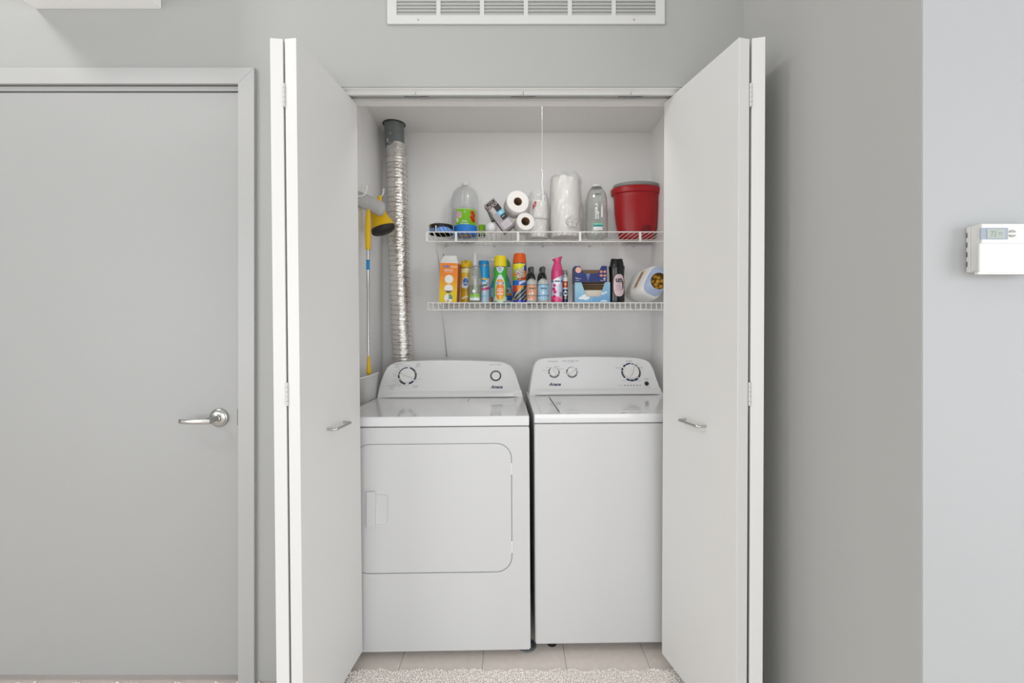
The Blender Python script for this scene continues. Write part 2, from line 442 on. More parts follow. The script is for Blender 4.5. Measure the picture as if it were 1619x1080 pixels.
fs_ += [tuple(range(12)), tuple(range(n*12, n*12+12))]
h.add(vs_, fs_); h.build('lever', M['nickel'], rose, smooth=50)
lz0, lz1 = gz(672, YW)-.015, gz(646, YW)-.015
h = MB(); h.box(X1-.0085, X1-.0035, -.0042, .02, lz0, lz1); h.build('latch_plate', mat('tarnished_plate', '77756f', .55, metal=.3), st, bevel=.0005)

# --- return air grille high on the wall
gr = thing('air_return_grille', 'wide white louvred air return grille high above the closet opening', 'vent', (gx(831.5, YW), YW, gz(40, YW)))
Gx = lambda x: gx(x, YW-.008)-gr.location.x
gw0, gw1, gh = gx(613, YW)-gr.location.x, gx(1050, YW)-gr.location.x, .30
groups = [(627, 689.5), (696.6, 758.5), (765.6, 828), (835, 897.5), (904.5, 967), (974, 1036.6)]
zb0 = .0305; zt0 = gh-.03
holes = [rect(Gx(a), Gx(b), zb0, zt0) for a, b in groups]
plate_obj('frame', [rect(gw0, gw1, 0, gh)]+holes, .008, M['frame'], gr, bevel=.0012, at=(0, -.008, 0))
bk = MB(); bk.box(gw0+.01, gw1-.01, -.0015, -.0005, .01, gh-.01); bk.build('backing', mat('filter_grey', 'b5b5b2', .8), gr)
lv = MB(); lw = (groups[0][1]-groups[0][0])*(YW-.008)/F; pit = .01185
lv.add([(0, -.0085, 0), (lw, -.0085, 0), (lw, -.0015, .0088), (0, -.0015, .0088), (0, -.0075, -.0008), (lw, -.0075, -.0008), (lw, -.0005, .008), (0, -.0005, .008)],
       [(0, 1, 2, 3), (7, 6, 5, 4), (0, 4, 5, 1), (3, 2, 6, 7), (0, 3, 7, 4), (1, 5, 6, 2)])
l0 = None
for gi, (a, b) in enumerate(groups):
    for k in range(int((zt0-zb0)/pit)):
        if l0 is None: l0 = o = lv.build('louvre', M['frame'], gr)
        else: o = l0.copy(); COL.objects.link(o)
        o.location = (Gx(a), 0, zb0+.001+k*pit)
for x in (661, 1002):
    sc = MB(); sc.m = Matrix.Translation((Gx(x), -.008, gz(34, YW)-gr.location.z)) @ Matrix.Rotation(PI/2, 4, 'X')
    sc.lathe([(.0035, 0), (.0033, .0012), (.002, .0018)], 14); sc.build('screw', M['nickel'], gr, smooth=40)

# --- bifold track
tk = thing('door_track', 'white metal bifold track under the closet header', 'door track', (0, 1.577, ZH-.028))
xs = [JL+.003, gx(657, 1.577), gx(827.5, 1.577), gx(998, 1.577), JR-.003]
for a, b in zip(xs, xs[1:]):
    t = MB()
    t.box(a+.0008, b-.0008, 0, .0018, .0160, .028); t.box(a+.0008, b-.0008, .040, .0418, .0160, .028); t.box(a+.0008, b-.0008, .0018, .040, .0262, .028)
    t.box(a+.0008, b-.0008, 0, .009, .0148, .0160); t.box(a+.0008, b-.0008, .033, .0418, .0148, .0160)
    t.build('track_segment', M['frame'], tk, bevel=.0004, bseg=1)
for x in xs[1:-1]:
    t = MB(); t.tube([(x-.045, .012, .0160), (x, .011, .0135), (x+.045, .012, .0160)], .0010, 6); t.build('snugger_spring', M['shadow'], tk)

# --- bifold doors
def bifold(label, near_i, far_i, near_o, dir_o, sgn, lean, hz_, bases):
    """near_i/far_i: inner face corners of the inner leaf (X,Y); sgn -1 left door, +1 right door"""
    th, zb, zt = .035, .046, 2.076
    ctr = Vector((far_i[0], far_i[1], 0))
    d = thing('bifold_door', label, 'door', (ctr.x, ctr.y, 0), (0, math.radians(lean), 0))
    org = d.location
    def leaf(a, dr, nr, L):
        a = Vector((a[0], a[1], 0))-org; dr = Vector((*dr, 0)); nr = Vector((*nr, 0))
        c = [a, a+dr*L, a+dr*L+nr*th, a+nr*th]
        m_ = MB(); m_.add([(p.x, p.y, zb) for p in c]+[(p.x, p.y, zt) for p in c], [(0,1,2,3),(7,6,5,4),(0,4,5,1),(1,5,6,2),(2,6,7,3),(3,7,4,0)])
        return m_.build('leaf', M['door'], d, bevel=.0012, bseg=2)
    di = (Vector(far_i)-Vector(near_i)).normalized(); ni = Vector((di.y, -di.x)) if sgn > 0 else Vector((-di.y, di.x))
    leaf(near_i, di, ni, .3815)
    do = Vector(dir_o).normalized(); no = Vector((do.y, -do.x)) if sgn > 0 else Vector((-do.y, do.x))
    leaf(near_o, do, no, .3815)
    c2 = Vector(near_i)+ni*th
    hxy = (c2+Vector(near_o))/2
    for zc in (gz(149, 1.262), gz(623, 1.262), .16):
        hb = MB()
        for k in range(5):
            z0 = zc-.0335+k*.0134
            hb.m = Matrix.Translation((hxy.x-org.x, hxy.y-org.y-.002, 0)); hb.lathe([(.0038, z0+.0004), (.0038, z0+.0130)], 12)
        hb.m = Matrix.Identity(4)
        hb.box(hxy.x-org.x-.002, hxy.x-org.x+.002, hxy.y-org.y, hxy.y-org.y+.02, zc-.033, zc+.033)
        hb.build('hinge', M['frame'], d, smooth=40)
    # bar handle on inner face
    face = lambda t: Vector((*(Vector(near_i)+di*t), 0))-org
    t0, t1 = bases; out = Vector((-ni.x, -ni.y, 0)); so = .030; rr = .0045
    pts = []
    A, B = face(t0), face(t1); A.z = B.z = hz_; e = (B-A).normalized()
    for k in range(7): a = PI/2*k/6; pts.append(A+out*(so-.012+.012*math.sin(a))+e*(.012-.012*math.cos(a)))
    for k in range(7): a = PI/2*k/6; pts.append(B+out*(so-.012+.012*math.cos(a))-e*(.012-.012*math.sin(a)))
    pts = [A]+pts+[B]
    hb = MB(); hb.tube(pts, rr, 14); o = hb.build('pull_handle', M['chrome'], d, smooth=50); o['label'] = 'chrome bar pull handle'
    # top pivot pins into the track
    for p in (Vector(far_i)+ni*.0175-di*.022, Vector(near_o)+do*.36+no*.0175):
        pv = MB(); pv.m = Matrix.Translation((p.x-org.x, p.y-org.y, 0)); pv.lathe([(.004, zt-.002), (.004, ZH-.018)], 10); pv.build('pivot_pin', M['nickel'], d, smooth=40)
    return d
bifold('left folded pair of white bifold doors, leaning slightly', (-.595, 1.2635), (-.554, 1.643), (-.6350, 1.2672), (-.13, .99), -1, -.58, .924, (.148, .254))
bifold('right folded pair of white bifold doors', (.638, 1.261), (.552, 1.633), (.6770, 1.2655), (.23, .974), 1, .25, .937, (.138, .243))

# --- thermostat on the near wall
th = thing('thermostat', 'white wall thermostat with small grey display', 'thermostat', (.8957+.062, .874, gz(432, .874)))
W2, HT = .062, .092
t = MB(); t.box(-W2, W2, -.008, -.0003, .001, HT-.002); t.build('back_plate', M['stone'], th, bevel=.001)
for k in range(4):
    t = MB(); t.box(-W2-.0003, -W2+.003, -.0035, -.0012, .012+k*.019, .022+k*.019); t.build('side_vent', mat('vent_grey', '6c6b68', .7), th)
t = MB(); t.box(-W2, W2, -.030, -.0085, .002, HT-.001); t.build('housing', M['stone'], th, bevel=.0015)
Yt = .874-.030
tx_ = lambda x: gx(x, Yt)-th.location.x; tz_ = lambda y: gz(y, Yt)-th.location.z
t = MB(); t.box(tx_(1545.5), W2+.0005, -.034, -.029, tz_(434.5), tz_(385)); fl = t.build('cover_flap', M['stone'], th, bevel=.0015)
t = MB(); t.box(tx_(1542), W2+.001, -.0355, -.028, tz_(434.5), tz_(430.5)); t.build('flap_lip', M['stone'], fl, bevel=.001)
sc_ = plate_obj('display', [rrect(tx_(1549.5), tx_(1593), tz_(378.5), tz_(360.5), .001)], .0012, M['lcdf'], th, at=(0, -.0312, 0))
plate_obj('display_screen', [rect(tx_(1559), tx_(1588), tz_(377), tz_(362.5))], .0006, M['lcd'], sc_, at=(0, -.0318, 0))
write('reading', [('73', tx_(1569), tz_(370), .011, .010), ('72', tx_(1580), tz_(370), .006, .008)], flat(-.0319), mat('lcd_ink', '6f7a70', .5), sc_)
for yy, a0 in ((366, 0), (373, PI)):
    plate_obj('button', [[(tx_(1600)+.0062*math.cos(a0+PI*k/10), tz_(yy)-(.002 if a0 == 0 else -.002)+.0048*math.sin(a0+PI*k/10)) for k in range(11)]], .0016, M['btn'], th, at=(0, -.0316, 0))

# ------------------------------------------------------------------ wire shelves
def shelf(label, zdeck, x0, x1, lip, nclip, lip_bars, zbrace, braces):
    s = thing('wire_shelf', label, 'shelf', (x0, YR, zdeck))
    L = x1-x0; yf = -.33; r1, r2 = .0034, .0016
    for y, z in ((yf, 0), (yf, -lip), (-.012, -.004), (yf/2, -.004)):
        b = MB(); b.tube([(0, y, z-r2-r1 if y != yf else z), (L, y, z-r2-r1 if y != yf else z)], r1 if y == yf else .0025, 8); b.build('rail', M['wire'], s, smooth=50)
    n = int(L/.0267); w0 = l0_ = None
    for k in range(n+1):
        if w0 is None:
            b = MB(); pts = [(0, -.006, -r2), (0, yf+.002, -r2), (0, yf-.002, -.003)]
            b.tube(pts, r2, 6); w0 = o = b.build('deck_wire', M['wire'], s, smooth=50)
        else: o = w0.copy(); COL.objects.link(o)
        o.location = (min(L, .004+k*.0267), 0, 0)
        if lip_bars:
            if l0_ is None:
                b = MB(); b.tube([(0, yf-.003, .001), (0, yf-.003, -lip-.001)], .0024, 6); l0_ = o = b.build('lip_wire', M['wire'], s, smooth=50)
            else: o = l0_.copy(); COL.objects.link(o)
            o.location = (min(L, .004+k*.0267), 0, 0)
    for px in nclip:
        b = MB(); x = px-x0; b.box(x-.006, x+.006, yf-.0045, yf+.002, -lip, 0); b.build('lip_tie', M['wire'], s, bevel=.001)
    for px in (gx(705, YR), gx(782, YR), gx(858, YR), gx(932, YR), gx(1001, YR)):
        if px < x1:
            b = MB(); b.m = Matrix.Translation((px-x0, -.001, -.012)) @ Matrix.Rotation(PI/2, 4, 'X'); b.lathe([(.009, 0), (.009, .006), (.006, .012)], 14); b.build('wall_clip', M['milky'], s, smooth=40)
    for (xa, xb) in braces:
        b = MB(); b.tube([(xa-x0, yf, -.004), (xa-x0+.002, yf+.02, -.012), (xb-x0, -.012, -zbrace), (xb-x0, -.004, -zbrace-.004)], [.0035, .0045, .0045, .004], 8); br = b.build('support_brace', M['wire'], s, smooth=50)
        b = MB(); b.box(xb-x0-.010, xb-x0+.010, -.010, -.0003, -zbrace-.028, -zbrace+.002); b.build('brace_foot', M['wire'], br, bevel=.002)
    return s
ZU, ZL = H+.489, H+.124
YF = YR-.33
shelf('upper white wire shelf holding tape, paper rolls and a red pot', ZU, -.436, XR-.003, .049, [gx(x, YF) for x in (675, 721, 819, 917, 1012)], False, .30, [(gx(686, YF), -.405)])
shelf('lower white wire shelf holding a row of cleaning products', ZL, -.436, XR-.003, .036, [], True, .295, [(gx(697, YF), -.383)])

# ------------------------------------------------------------------ laundry machines
def ray_local(o, px, py, p0, nrm):
    """where the sight line through a photo pixel meets the plane (p0, nrm), both in o's own frame"""
    mi_ = mtx(o).inverted()
    c = mi_ @ Vector((0, 0, H)); d = (mi_.to_3x3() @ Vector(((px-CX)/F, 1, -(py-CY)/F)))
    t = (Vector(p0)-c).dot(nrm)/d.dot(nrm)
    return c+d*t

class Face:
    """console face frame: u right, v up the slope"""
    def __init__(s, o, y0, z0, y1, z1):
        s.o = o; s.p0 = Vector((0, y0, z0)); s.v = Vector((0, y1-y0, z1-z0)).normalized(); s.u = Vector((1, 0, 0)); s.n = s.v.cross(s.u).normalized()
        if s.n.y > 0: s.n = -s.n
    def uv(s, px, py):
        p = ray_local(s.o, px, py, s.p0, s.n)-s.p0; return p.dot(s.u), p.dot(s.v)
    def at(s, off): return lambda u, v: tuple(s.p0+s.u*u+s.v*v+s.n*off)
    def mat4(s, u, v, off=0):
        m_ = Matrix((( s.u.x, -s.n.x, s.v.x, 0), (s.u.y, -s.n.y, s.v.y, 0), (s.u.z, -s.n.z, s.v.z, 0), (0, 0, 0, 1)))
        return Matrix.Translation(s.p0+s.u*u+s.v*v+s.n*off) @ m_

def console(fc, outline_px, yback, name, parent):
    pts = [fc.uv(x, y) for x, y in outline_px]
    pts = [(u, max(v, 0)) for u, v in pts]
    # smooth the outline with Catmull-Rom between base corners
    out = []
    for i in range(len(pts)-1):
        p = [pts[max(i-1, 0)], pts[i], pts[i+1], pts[min(i+2, len(pts)-1)]]
        for k in range(4):
            t = k/4; q = []
            for j in (0, 1):
                a, b, c, d = p[0][j], p[1][j], p[2][j], p[3][j]
                q.append(.5*((2*b)+(-a+c)*t+(2*a-5*b+4*c-d)*t*t+(-a+3*b-3*c+d)*t**3))
            out.append(tuple(q))
    out.append(pts[-1])
    n = len(out); cu = sum(p[0] for p in out)/n; mb = MB(); V = []
    zt = max(p[1] for p in out)
    def ring(sc, off, back=None):
        for (u, v) in out:
            uu = cu+(u-cu)*sc; vv = v*sc if v > .001 else v
            p = Vector(fc.at(off)(uu, vv))
            if back is not None: p.y = back
            V.append(tuple(p))
    ring(.985, 0); ring(.995, -.0025); ring(1.0, -.008); ring(1.0, 0, yback)
    fs_ = [tuple(range(n))]
    for r_ in range(3):
        for k in range(n): b = (k+1) % n; fs_.append((r_*n+k, r_*n+b, (r_+1)*n+b, (r_+1)*n+k))
    fs_.append(tuple(range(3*n, 4*n)))
    mb.add(V, fs_)
    return mb.build(name, M['console'], parent, smooth=35), out

def dial(fc, px, py, rpx, segs, kang, parent, name='dial'):
    u, v = fc.uv(px, py); r = abs(fc.uv(px+rpx, py)[0]-u)
    kb = MB(); kb.m = fc.mat4(u, v) @ Matrix.Rotation(PI/2, 4, 'X')
    kb.lathe([(r*.84, 0), (r*.82, .012), (r*.78, .0155), (r*.4, .0165)], 40)
    k = kb.build(name, M['plasticw'], parent, smooth=40)
    rb = MB(); rb.m = fc.mat4(u, v) @ Matrix.Rotation(math.radians(kang), 4, 'Y')
    pts = []
    L = r*.80
    vs_ = []; fs_ = []
    for i in range(13):
        t = i/12*2-1; wd = r*.17*math.sqrt(max(0, 1-t*t))+.0004
        vs_ += [(-wd, -.0155, t*L), (-wd*.6, -.024, t*L), (wd*.6, -.024, t*L), (wd, -.0155, t*L)]
    for i in range(12):
        for j in range(3): a = i*4+j; fs_.append((a, a+1, a+5, a+4))
    rb.add(vs_, fs_); rb.build('grip_ridge', M['plasticw'], k, smooth=50)
    cols = {'n': M['navy'], 'k': M['greyring']}
    for (a0, a1, c) in segs:
        sb = MB(); n = max(3, int(abs(a1-a0)/6)); vs_ = []; fs_ = []
        f = fc.at(.0006)
        for i in range(n+1):
            a = math.radians(90-(a0+(a1-a0)*i/n))
            for rr in (r*.86, r*1.04): vs_.append(f(u+rr*math.cos(a), v+rr*math.sin(a)))
        for i in range(n): fs_.append((2*i, 2*i+1, 2*i+3, 2*i+2))
        sb.add(vs_, fs_); sb.build('dial_mark', cols[c], parent, fixn=False)
    return k

# dryer
dr = thing('clothes_dryer', 'white front-loading clothes dryer left of the washer', 'dryer', (-.298, 1.667, 0),
           (math.radians(-1.5), math.radians(-.25), math.radians(1.0)))
hw = .3685; TZ = .9085; SZ = .8690; DD = .69
def front(o, px, py, y=0): p = ray_local(o, px, py, (0, y, 0), Vector((0, 1, 0))); return p.x, p.z
d0 = front(dr, 808.5, 701); d1 = front(dr, 808.5, 904)
dz1, dz0, dx1 = d0[1], d1[1], d0[0]; dx0 = -dx1
zbot = front(dr, 838, 1027)[1]
hole = rrect(dx0-.002, dx1+.002, dz0-.002, dz1+.002, .060)
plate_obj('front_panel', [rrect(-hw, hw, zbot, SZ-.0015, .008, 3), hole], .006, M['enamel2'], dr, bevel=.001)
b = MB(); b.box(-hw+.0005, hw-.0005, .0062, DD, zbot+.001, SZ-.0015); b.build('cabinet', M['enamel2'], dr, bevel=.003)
dd = plate_obj('door', [rrect(dx0+.001, dx1-.001, dz0+.001, dz1-.001, .058)], .0045, M['enamel2'], dr, bevel=.0014, at=(0, .0008, 0))
for py in (741, 864.5):
    b = MB(); z = front(dr, 808, py)[1]
    for k in range(4): b.m = Matrix.Translation((dx1+.0008, .000, z-.022+k*.011)); b.lathe([(.0032, .0004), (.0032, .0106)], 10)
    b.build('door_hinge', M['plasticw'], dr, smooth=40)
# handle: grip plus finger recess (a shallow scooped cup)
hx0, hz1 = front(dr, 580, 777); hx1, hz0 = front(dr, 594, 833.5)
hg = plate_obj('door_grip', [rrect(hx0, hx1, hz0, hz1, .002)], .007, M['enamel2'], dd, bevel=.0015, at=(0, -.0065, 0))
rx1 = front(dr, 613.5, 800)[0]; rz1 = front(dr, 600, 782)[1]; rz0 = front(dr, 600, 828)[1]
cup = MB(); V = []; fs_ = []; n = 9
for ring_, (g, y) in enumerate(((0, -.0002), (.002, .0004), (.005, -.0001))):
    pass
o_ = [(hx1, rz0), (hx1, rz1)]+[(rx1-.014+.014*math.cos(a), rz1-.014+.014*math.sin(a)) for a in [PI/2-PI/2*k/8 for k in range(9)]]+[(rx1-.014+.014*math.cos(a), rz0+.014+.014*math.sin(a)) for a in [-PI/2*k/8 for k in range(9)]]
cxu = sum(p[0] for p in o_)/len(o_); czu = sum(p[1] for p in o_)/len(o_); n = len(o_)
rows = [(1, .0004), (1, -.0006), (.94, -.0008), (.90, .0003), (.80, .0005)]
for (s_, y) in rows:
    for (x, z) in o_: V.append((cxu+(x-cxu)*s_, y, czu+(z-czu)*(1-(1-s_)*.5)))
for r_ in range(len(rows)-1):
    for k in range(n): bq = (k+1) % n; fs_.append((r_*n+k, r_*n+bq, (r_+1)*n+bq, (r_+1)*n+k))
fs_.append(tuple(range((len(rows)-1)*n, len(rows)*n)))
cup.add(V, fs_); cup.build('finger_recess', M['enamel2'], dd, smooth=60)
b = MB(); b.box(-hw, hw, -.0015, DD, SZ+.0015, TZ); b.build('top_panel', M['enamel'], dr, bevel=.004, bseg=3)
# raised rims on the top
for pts in ([(-hw+.03, .015), (-hw+.03, .50), (-hw+.045, .518), (hw-.30, .518)],):
    b = MB(); b.tube([(x, y, TZ-.0002) for x, y in pts], .0012, 6); b.build('rim_bead', M['enamel2'], dr, smooth=60)
b = MB(); b.tube([(hw-.045, .40, TZ-.0002), (hw-.045, .03, TZ-.0002)], .001, 6); b.build('rim_bead', M['enamel2'], dr, smooth=60)
la = [ray_local(dr, x, y, (0, 0, TZ), Vector((0, 0, 1))) for x, y in ((729, 631), (726, 638), (817, 638), (818, 631))]
lt = MB(); lt.add([(p.x, p.y, TZ-.001) for p in la]+[(p.x, p.y, TZ+.0015) for p in la], [(0,1,2,3),(4,5,6,7),(0,1,5,4),(1,2,6,5),(2,3,7,6),(3,0,4,7)])
ls = lt.build('lint_screen', M['enamel'], dr, bevel=.0008)
for (xa, ya, xb, yb) in ((741.5, 631.5, 740, 635.5), (814, 631, 814.7, 634.5)):
    pa, pb = [ray_local(dr, x, y, (0, 0, TZ), Vector((0, 0, 1))) for x, y in ((xa, ya), (xb, yb))]
    b = MB(); b.tube([(pa.x, pa.y, TZ+.0016), (pb.x, pb.y, TZ+.0016)], .0012, 5); b.build('seam', M['shadow'], ls)
FD = Face(dr, .545, TZ, .625, 1.09)
co, ol = console(FD, [(595.5, 630.5), (599, 613), (605, 594), (612, 581), (622, 574), (640, 571.3), (675, 569.8), (710, 569.3), (745, 569.8), (780, 571.3), (797, 573), (808, 578.5), (815, 590), (821, 608), (827.5, 629.2)], DD, 'console', dr)
uL, vL = FD.uv(597, 628); uR, _ = FD.uv(826, 620); _, vt = FD.uv(760, 619)
b = MB()
f0 = FD.at(0); V = []; n = 24
for (v, off) in ((-.002, .016), (vt*.55, .012), (vt*.85, .006), (vt*1.15, .0002)):
    for i in range(n+1):
        t = i/n; u = uL+.003+(uR-uL-.004)*t; ee = min(1, min(t, 1-t)*14)
        V.append(FD.at(off*ee-.0003)(u+(.004 if t < .5 else -.004)*(v/vt), v))
fs_ = [(r_*(n+1)+i, r_*(n+1)+i+1, (r_+1)*(n+1)+i+1, (r_+1)*(n+1)+i) for r_ in range(3) for i in range(n)]
b.add(V, fs_); b.build('console_lip', M['console'], dr, smooth=60, fixn=False)
dial(FD, 644, 594.3, 14.2, [(12, 62, 'k'), (66, 120, 'k'), (130, 164, 'n'), (-172, -128, 'k'), (-124, -118, 'k'), (-106, -82, 'n'), (-78, -2, 'n')], -65, dr)
def ringbtn(fc, px, py, r_out, r_in, mring, mbtn, parent, name):
    u, v = fc.uv(px, py); k = abs(fc.uv(px+1, py)[0]-u)
    o = plate_obj(name, [circ(0, 0, r_out*k), circ(0, 0, r_in*k)], .002, mring, parent, at=fc.mat4(u, v, .0018)) if r_in else None
    b = MB(); b.m = fc.mat4(u, v) @ Matrix.Rotation(PI/2, 4, 'X'); q = (r_in or r_out)*k
    b.lathe([(q*.97, 0), (q*.95, .003), (q*.8, .005), (q*.3, .0055)], 28); b.build('push_button' if r_in else name, mbtn, o or parent, smooth=50)
ringbtn(FD, 783.8, 594.3, 8.8, 6.8, M['greyring'], M['plasticw'], dr, 'start_ring')
def T(fc, px, py, wpx, hpx, s, sh=0, bold=0):
    u, v = fc.uv(px, py); k = abs(fc.uv(px+1, py)[0]-u); kv = abs(fc.uv(px, py+1)[1]-v)
    return (s, u, v, hpx*kv, wpx*k, 0, sh, bold)
LF = FD.at(.0007)
write('logo', [T(FD, 785, 611.8, 19.5, 5.2, 'Amana', .5, .03)], LF, M['navy'], dr)
write('control_lettering', [
    T(FD, 628.5, 576, 14, 1.7, 'AUTOMATIC'), T(FD, 628.5, 578.6, 5, 1.5, 'DRY'), T(FD, 628, 580.6, 10, 1.1, 'HIGH HEAT'),
    T(FD, 661.3, 575.5, 7.5, 1.6, 'TIMED'), T(FD, 660.8, 578, 5, 1.5, 'DRY'), T(FD, 661, 580.2, 10, 1.1, 'HIGH HEAT'),
    T(FD, 639, 578.8, 6, 1, 'WRINKLE'), T(FD, 647, 579.2, 4, 1.2, 'OFF'), T(FD, 652.5, 580.5, 2, 1, '60'), T(FD, 658.5, 584.8, 2, 1, '50'), T(FD, 661.3, 591.3, 2, 1, '40'),
    T(FD, 662.5, 599.5, 7.5, 1, 'LESS DRY'), T(FD, 657.8, 603.5, 4, 1.1, 'OFF'), T(FD, 631, 584, 4, 1, 'VERY'), T(FD, 627.5, 587.5, 6, 1, 'MORE DRY'),
    T(FD, 624.8, 591.3, 7, 1, 'ENERGY'), T(FD, 624.3, 594.3, 6.5, 1, 'NORMAL'), T(FD, 626, 599.5, 4, 1, 'OFF'), T(FD, 624.8, 602.5, 7.5, 1, 'MORE DRY'),
    T(FD, 627.3, 605, 6, 1, 'NORMAL'), T(FD, 626.5, 607.9, 13, 1, 'DAMP DRY SIGNAL'), T(FD, 632.4, 610.3, 7.5, 1, 'LESS DRY'), T(FD, 644, 610.3, 4, 1.1, 'OFF'),
    T(FD, 619.5, 610.5, 14, 1.7, 'AUTOMATIC'), T(FD, 619.5, 613, 5, 1.5, 'DRY'), T(FD, 619, 615.6, 9.5, 1.2, 'LOW HEAT'),
    T(FD, 657, 610.4, 9.5, 1.6, 'AIR DRY'), T(FD, 657, 612.8, 8.5, 1.2, 'NO HEAT'), T(FD, 783.5, 576.6, 19, 1.5, 'PUSH TO START')], LF, M['ink'], dr)
# reaches behind: exhaust outlet
for sx_ in (-1, 1):
    for yy in (.06, .62):
        b = MB(); z0 = (.019 if yy > .3 else 0.002)
        b.m = Matrix.Translation((sx_*.32, yy, 0)); b.lathe([(.016, z0), (.016, z0+.010), (.008, z0+.012), (.008, zbot+.003)], 18); b.build('levelling_foot', M['dark'], dr, smooth=40)

# washer
WO = (gx(846.3, 1.69)+.349, 1.69, 0)
wa = thing('washing_machine', 'white top-loading washing machine right of the dryer', 'washer', WO, (math.radians(-1.2), math.radians(-.2), math.radians(.8)))
hw = .349
wt = front(wa, 850, 655)[1]; wsz = front(wa, 850, 669.5)[1]; wb = front(wa, 852, 1020)[1]
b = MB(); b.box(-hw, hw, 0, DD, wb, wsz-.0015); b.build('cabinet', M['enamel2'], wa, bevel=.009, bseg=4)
b = MB(); b.box(-hw+.02, hw-.02, .015, DD-.02, wsz-.003, wsz+.003); b.build('seam_gap', M['shadow'], wa)
top = lambda x, y: ray_local(wa, x, y, (0, 0, wt), Vector((0, 0, 1)))
lf, lb = top(883.5, 650.8), top(868.5, 630)
lx0 = (lf.x+lb.x)/2; lx1 = -hw+.698-.055; ly0, ly1 = lf.y-.012, .50
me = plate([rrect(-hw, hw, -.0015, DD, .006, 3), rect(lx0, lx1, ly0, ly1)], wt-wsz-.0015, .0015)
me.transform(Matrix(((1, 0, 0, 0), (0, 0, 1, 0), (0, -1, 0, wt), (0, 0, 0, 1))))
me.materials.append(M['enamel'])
bm = bmesh.new(); bm.from_mesh(me); bmesh.ops.recalc_face_normals(bm, faces=bm.faces); bm.to_mesh(me); bm.free(); me.name = 'top_panel'
link(me, 'top_panel', wa, 35)
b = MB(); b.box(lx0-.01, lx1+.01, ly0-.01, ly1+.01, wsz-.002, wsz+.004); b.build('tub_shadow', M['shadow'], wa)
b = MB(); b.box(lx0+.0045, lx1-.003, ly0+.002, ly1-.002, wt-.020, wt+.0012); lid = b.build('lid', M['enamel'], wa, bevel=.003, bseg=3)
b = MB(); b.tube([(lx0+.02, ly0+.012, wt+.0012), (lx1-.02, ly0+.012, wt+.0012)], .0016, 6); b.build('lid_bead', M['enamel2'], lid, smooth=60)
b = MB(); b.tube([(-hw+.030, .03, wt-.0002), (-hw+.030, .49, wt-.0002), (-hw+.06, .505, wt-.0002), (lx1, .505, wt-.0002), (hw-.03, .49, wt-.0002), (hw-.03, .03, wt-.0002)], .001, 6); b.build('rim_bead', M['enamel2'], wa, smooth=60)
FW = Face(wa, .55, wt, .635, 1.09)
console(FW, [(836.5, 625.3), (838, 610), (841, 591), (844, 578), (849, 570), (858, 566.5), (880, 565), (910, 564), (940, 563.7), (970, 564.2), (1000, 565.2), (1017, 567.5), (1027, 573), (1033, 583), (1038, 597), (1044, 613), (1050, 624)], DD, 'console', wa)
uL, _ = FW.uv(838.5, 620); uR, _ = FW.uv(1047, 620); _, vt = FW.uv(940, 615.5)
b = MB(); V = []; n = 24
for (v, off) in ((-.002, .016), (vt*.55, .012), (vt*.85, .006), (vt*1.15, .0002)):
    for i in range(n+1):
        t = i/n; u = uL+.003+(uR-uL-.004)*t; ee = min(1, min(t, 1-t)*14)
        V.append(FW.at(off*ee-.0003)(u+(.004 if t < .5 else -.004)*(v/vt), v))
fs_ = [(r_*(n+1)+i, r_*(n+1)+i+1, (r_+1)*(n+1)+i+1, (r_+1)*(n+1)+i) for r_ in range(3) for i in range(n)]
b.add(V, fs_); b.build('console_lip', M['console'], wa, smooth=60, fixn=False)
dial(FW, 875.8, 589, 8.6, [(2, 14, 'n'), (20, 55, 'n'), (60, 105, 'n'), (112, 238, 'k'), (-108, -80, 'n'), (-74, -45, 'n'), (-40, -32, 'n')], -25, wa)
dial(FW, 904, 588.8, 8.6, [(-40, 0, 'n'), (5, 30, 'n'), (45, 75, 'n'), (80, 100, 'n'), (112, 238, 'k'), (-108, -98, 'n'), (-90, -50, 'n')], 48, wa)
dial(FW, 997.5, 588.5, 14.8, [(-50, -30, 'n'), (-27, 5, 'n'), (10, 30, 'n'), (33, 50, 'n'), (55, 128, 'k'), (138, 165, 'n'), (168, 190, 'n'), (193, 217, 'n'), (228, 278, 'k'), (282, 300, 'n')], 25, wa)
ringbtn(FW, 1022.3, 606.6, 3.5, 0, None, M['dark'], wa, 'start_button')
LW = FW.at(.0007)
write('logo', [T(FW, 877, 607.6, 19.5, 5.2, 'Amana', .5, .03)], LW, M['navy'], wa)
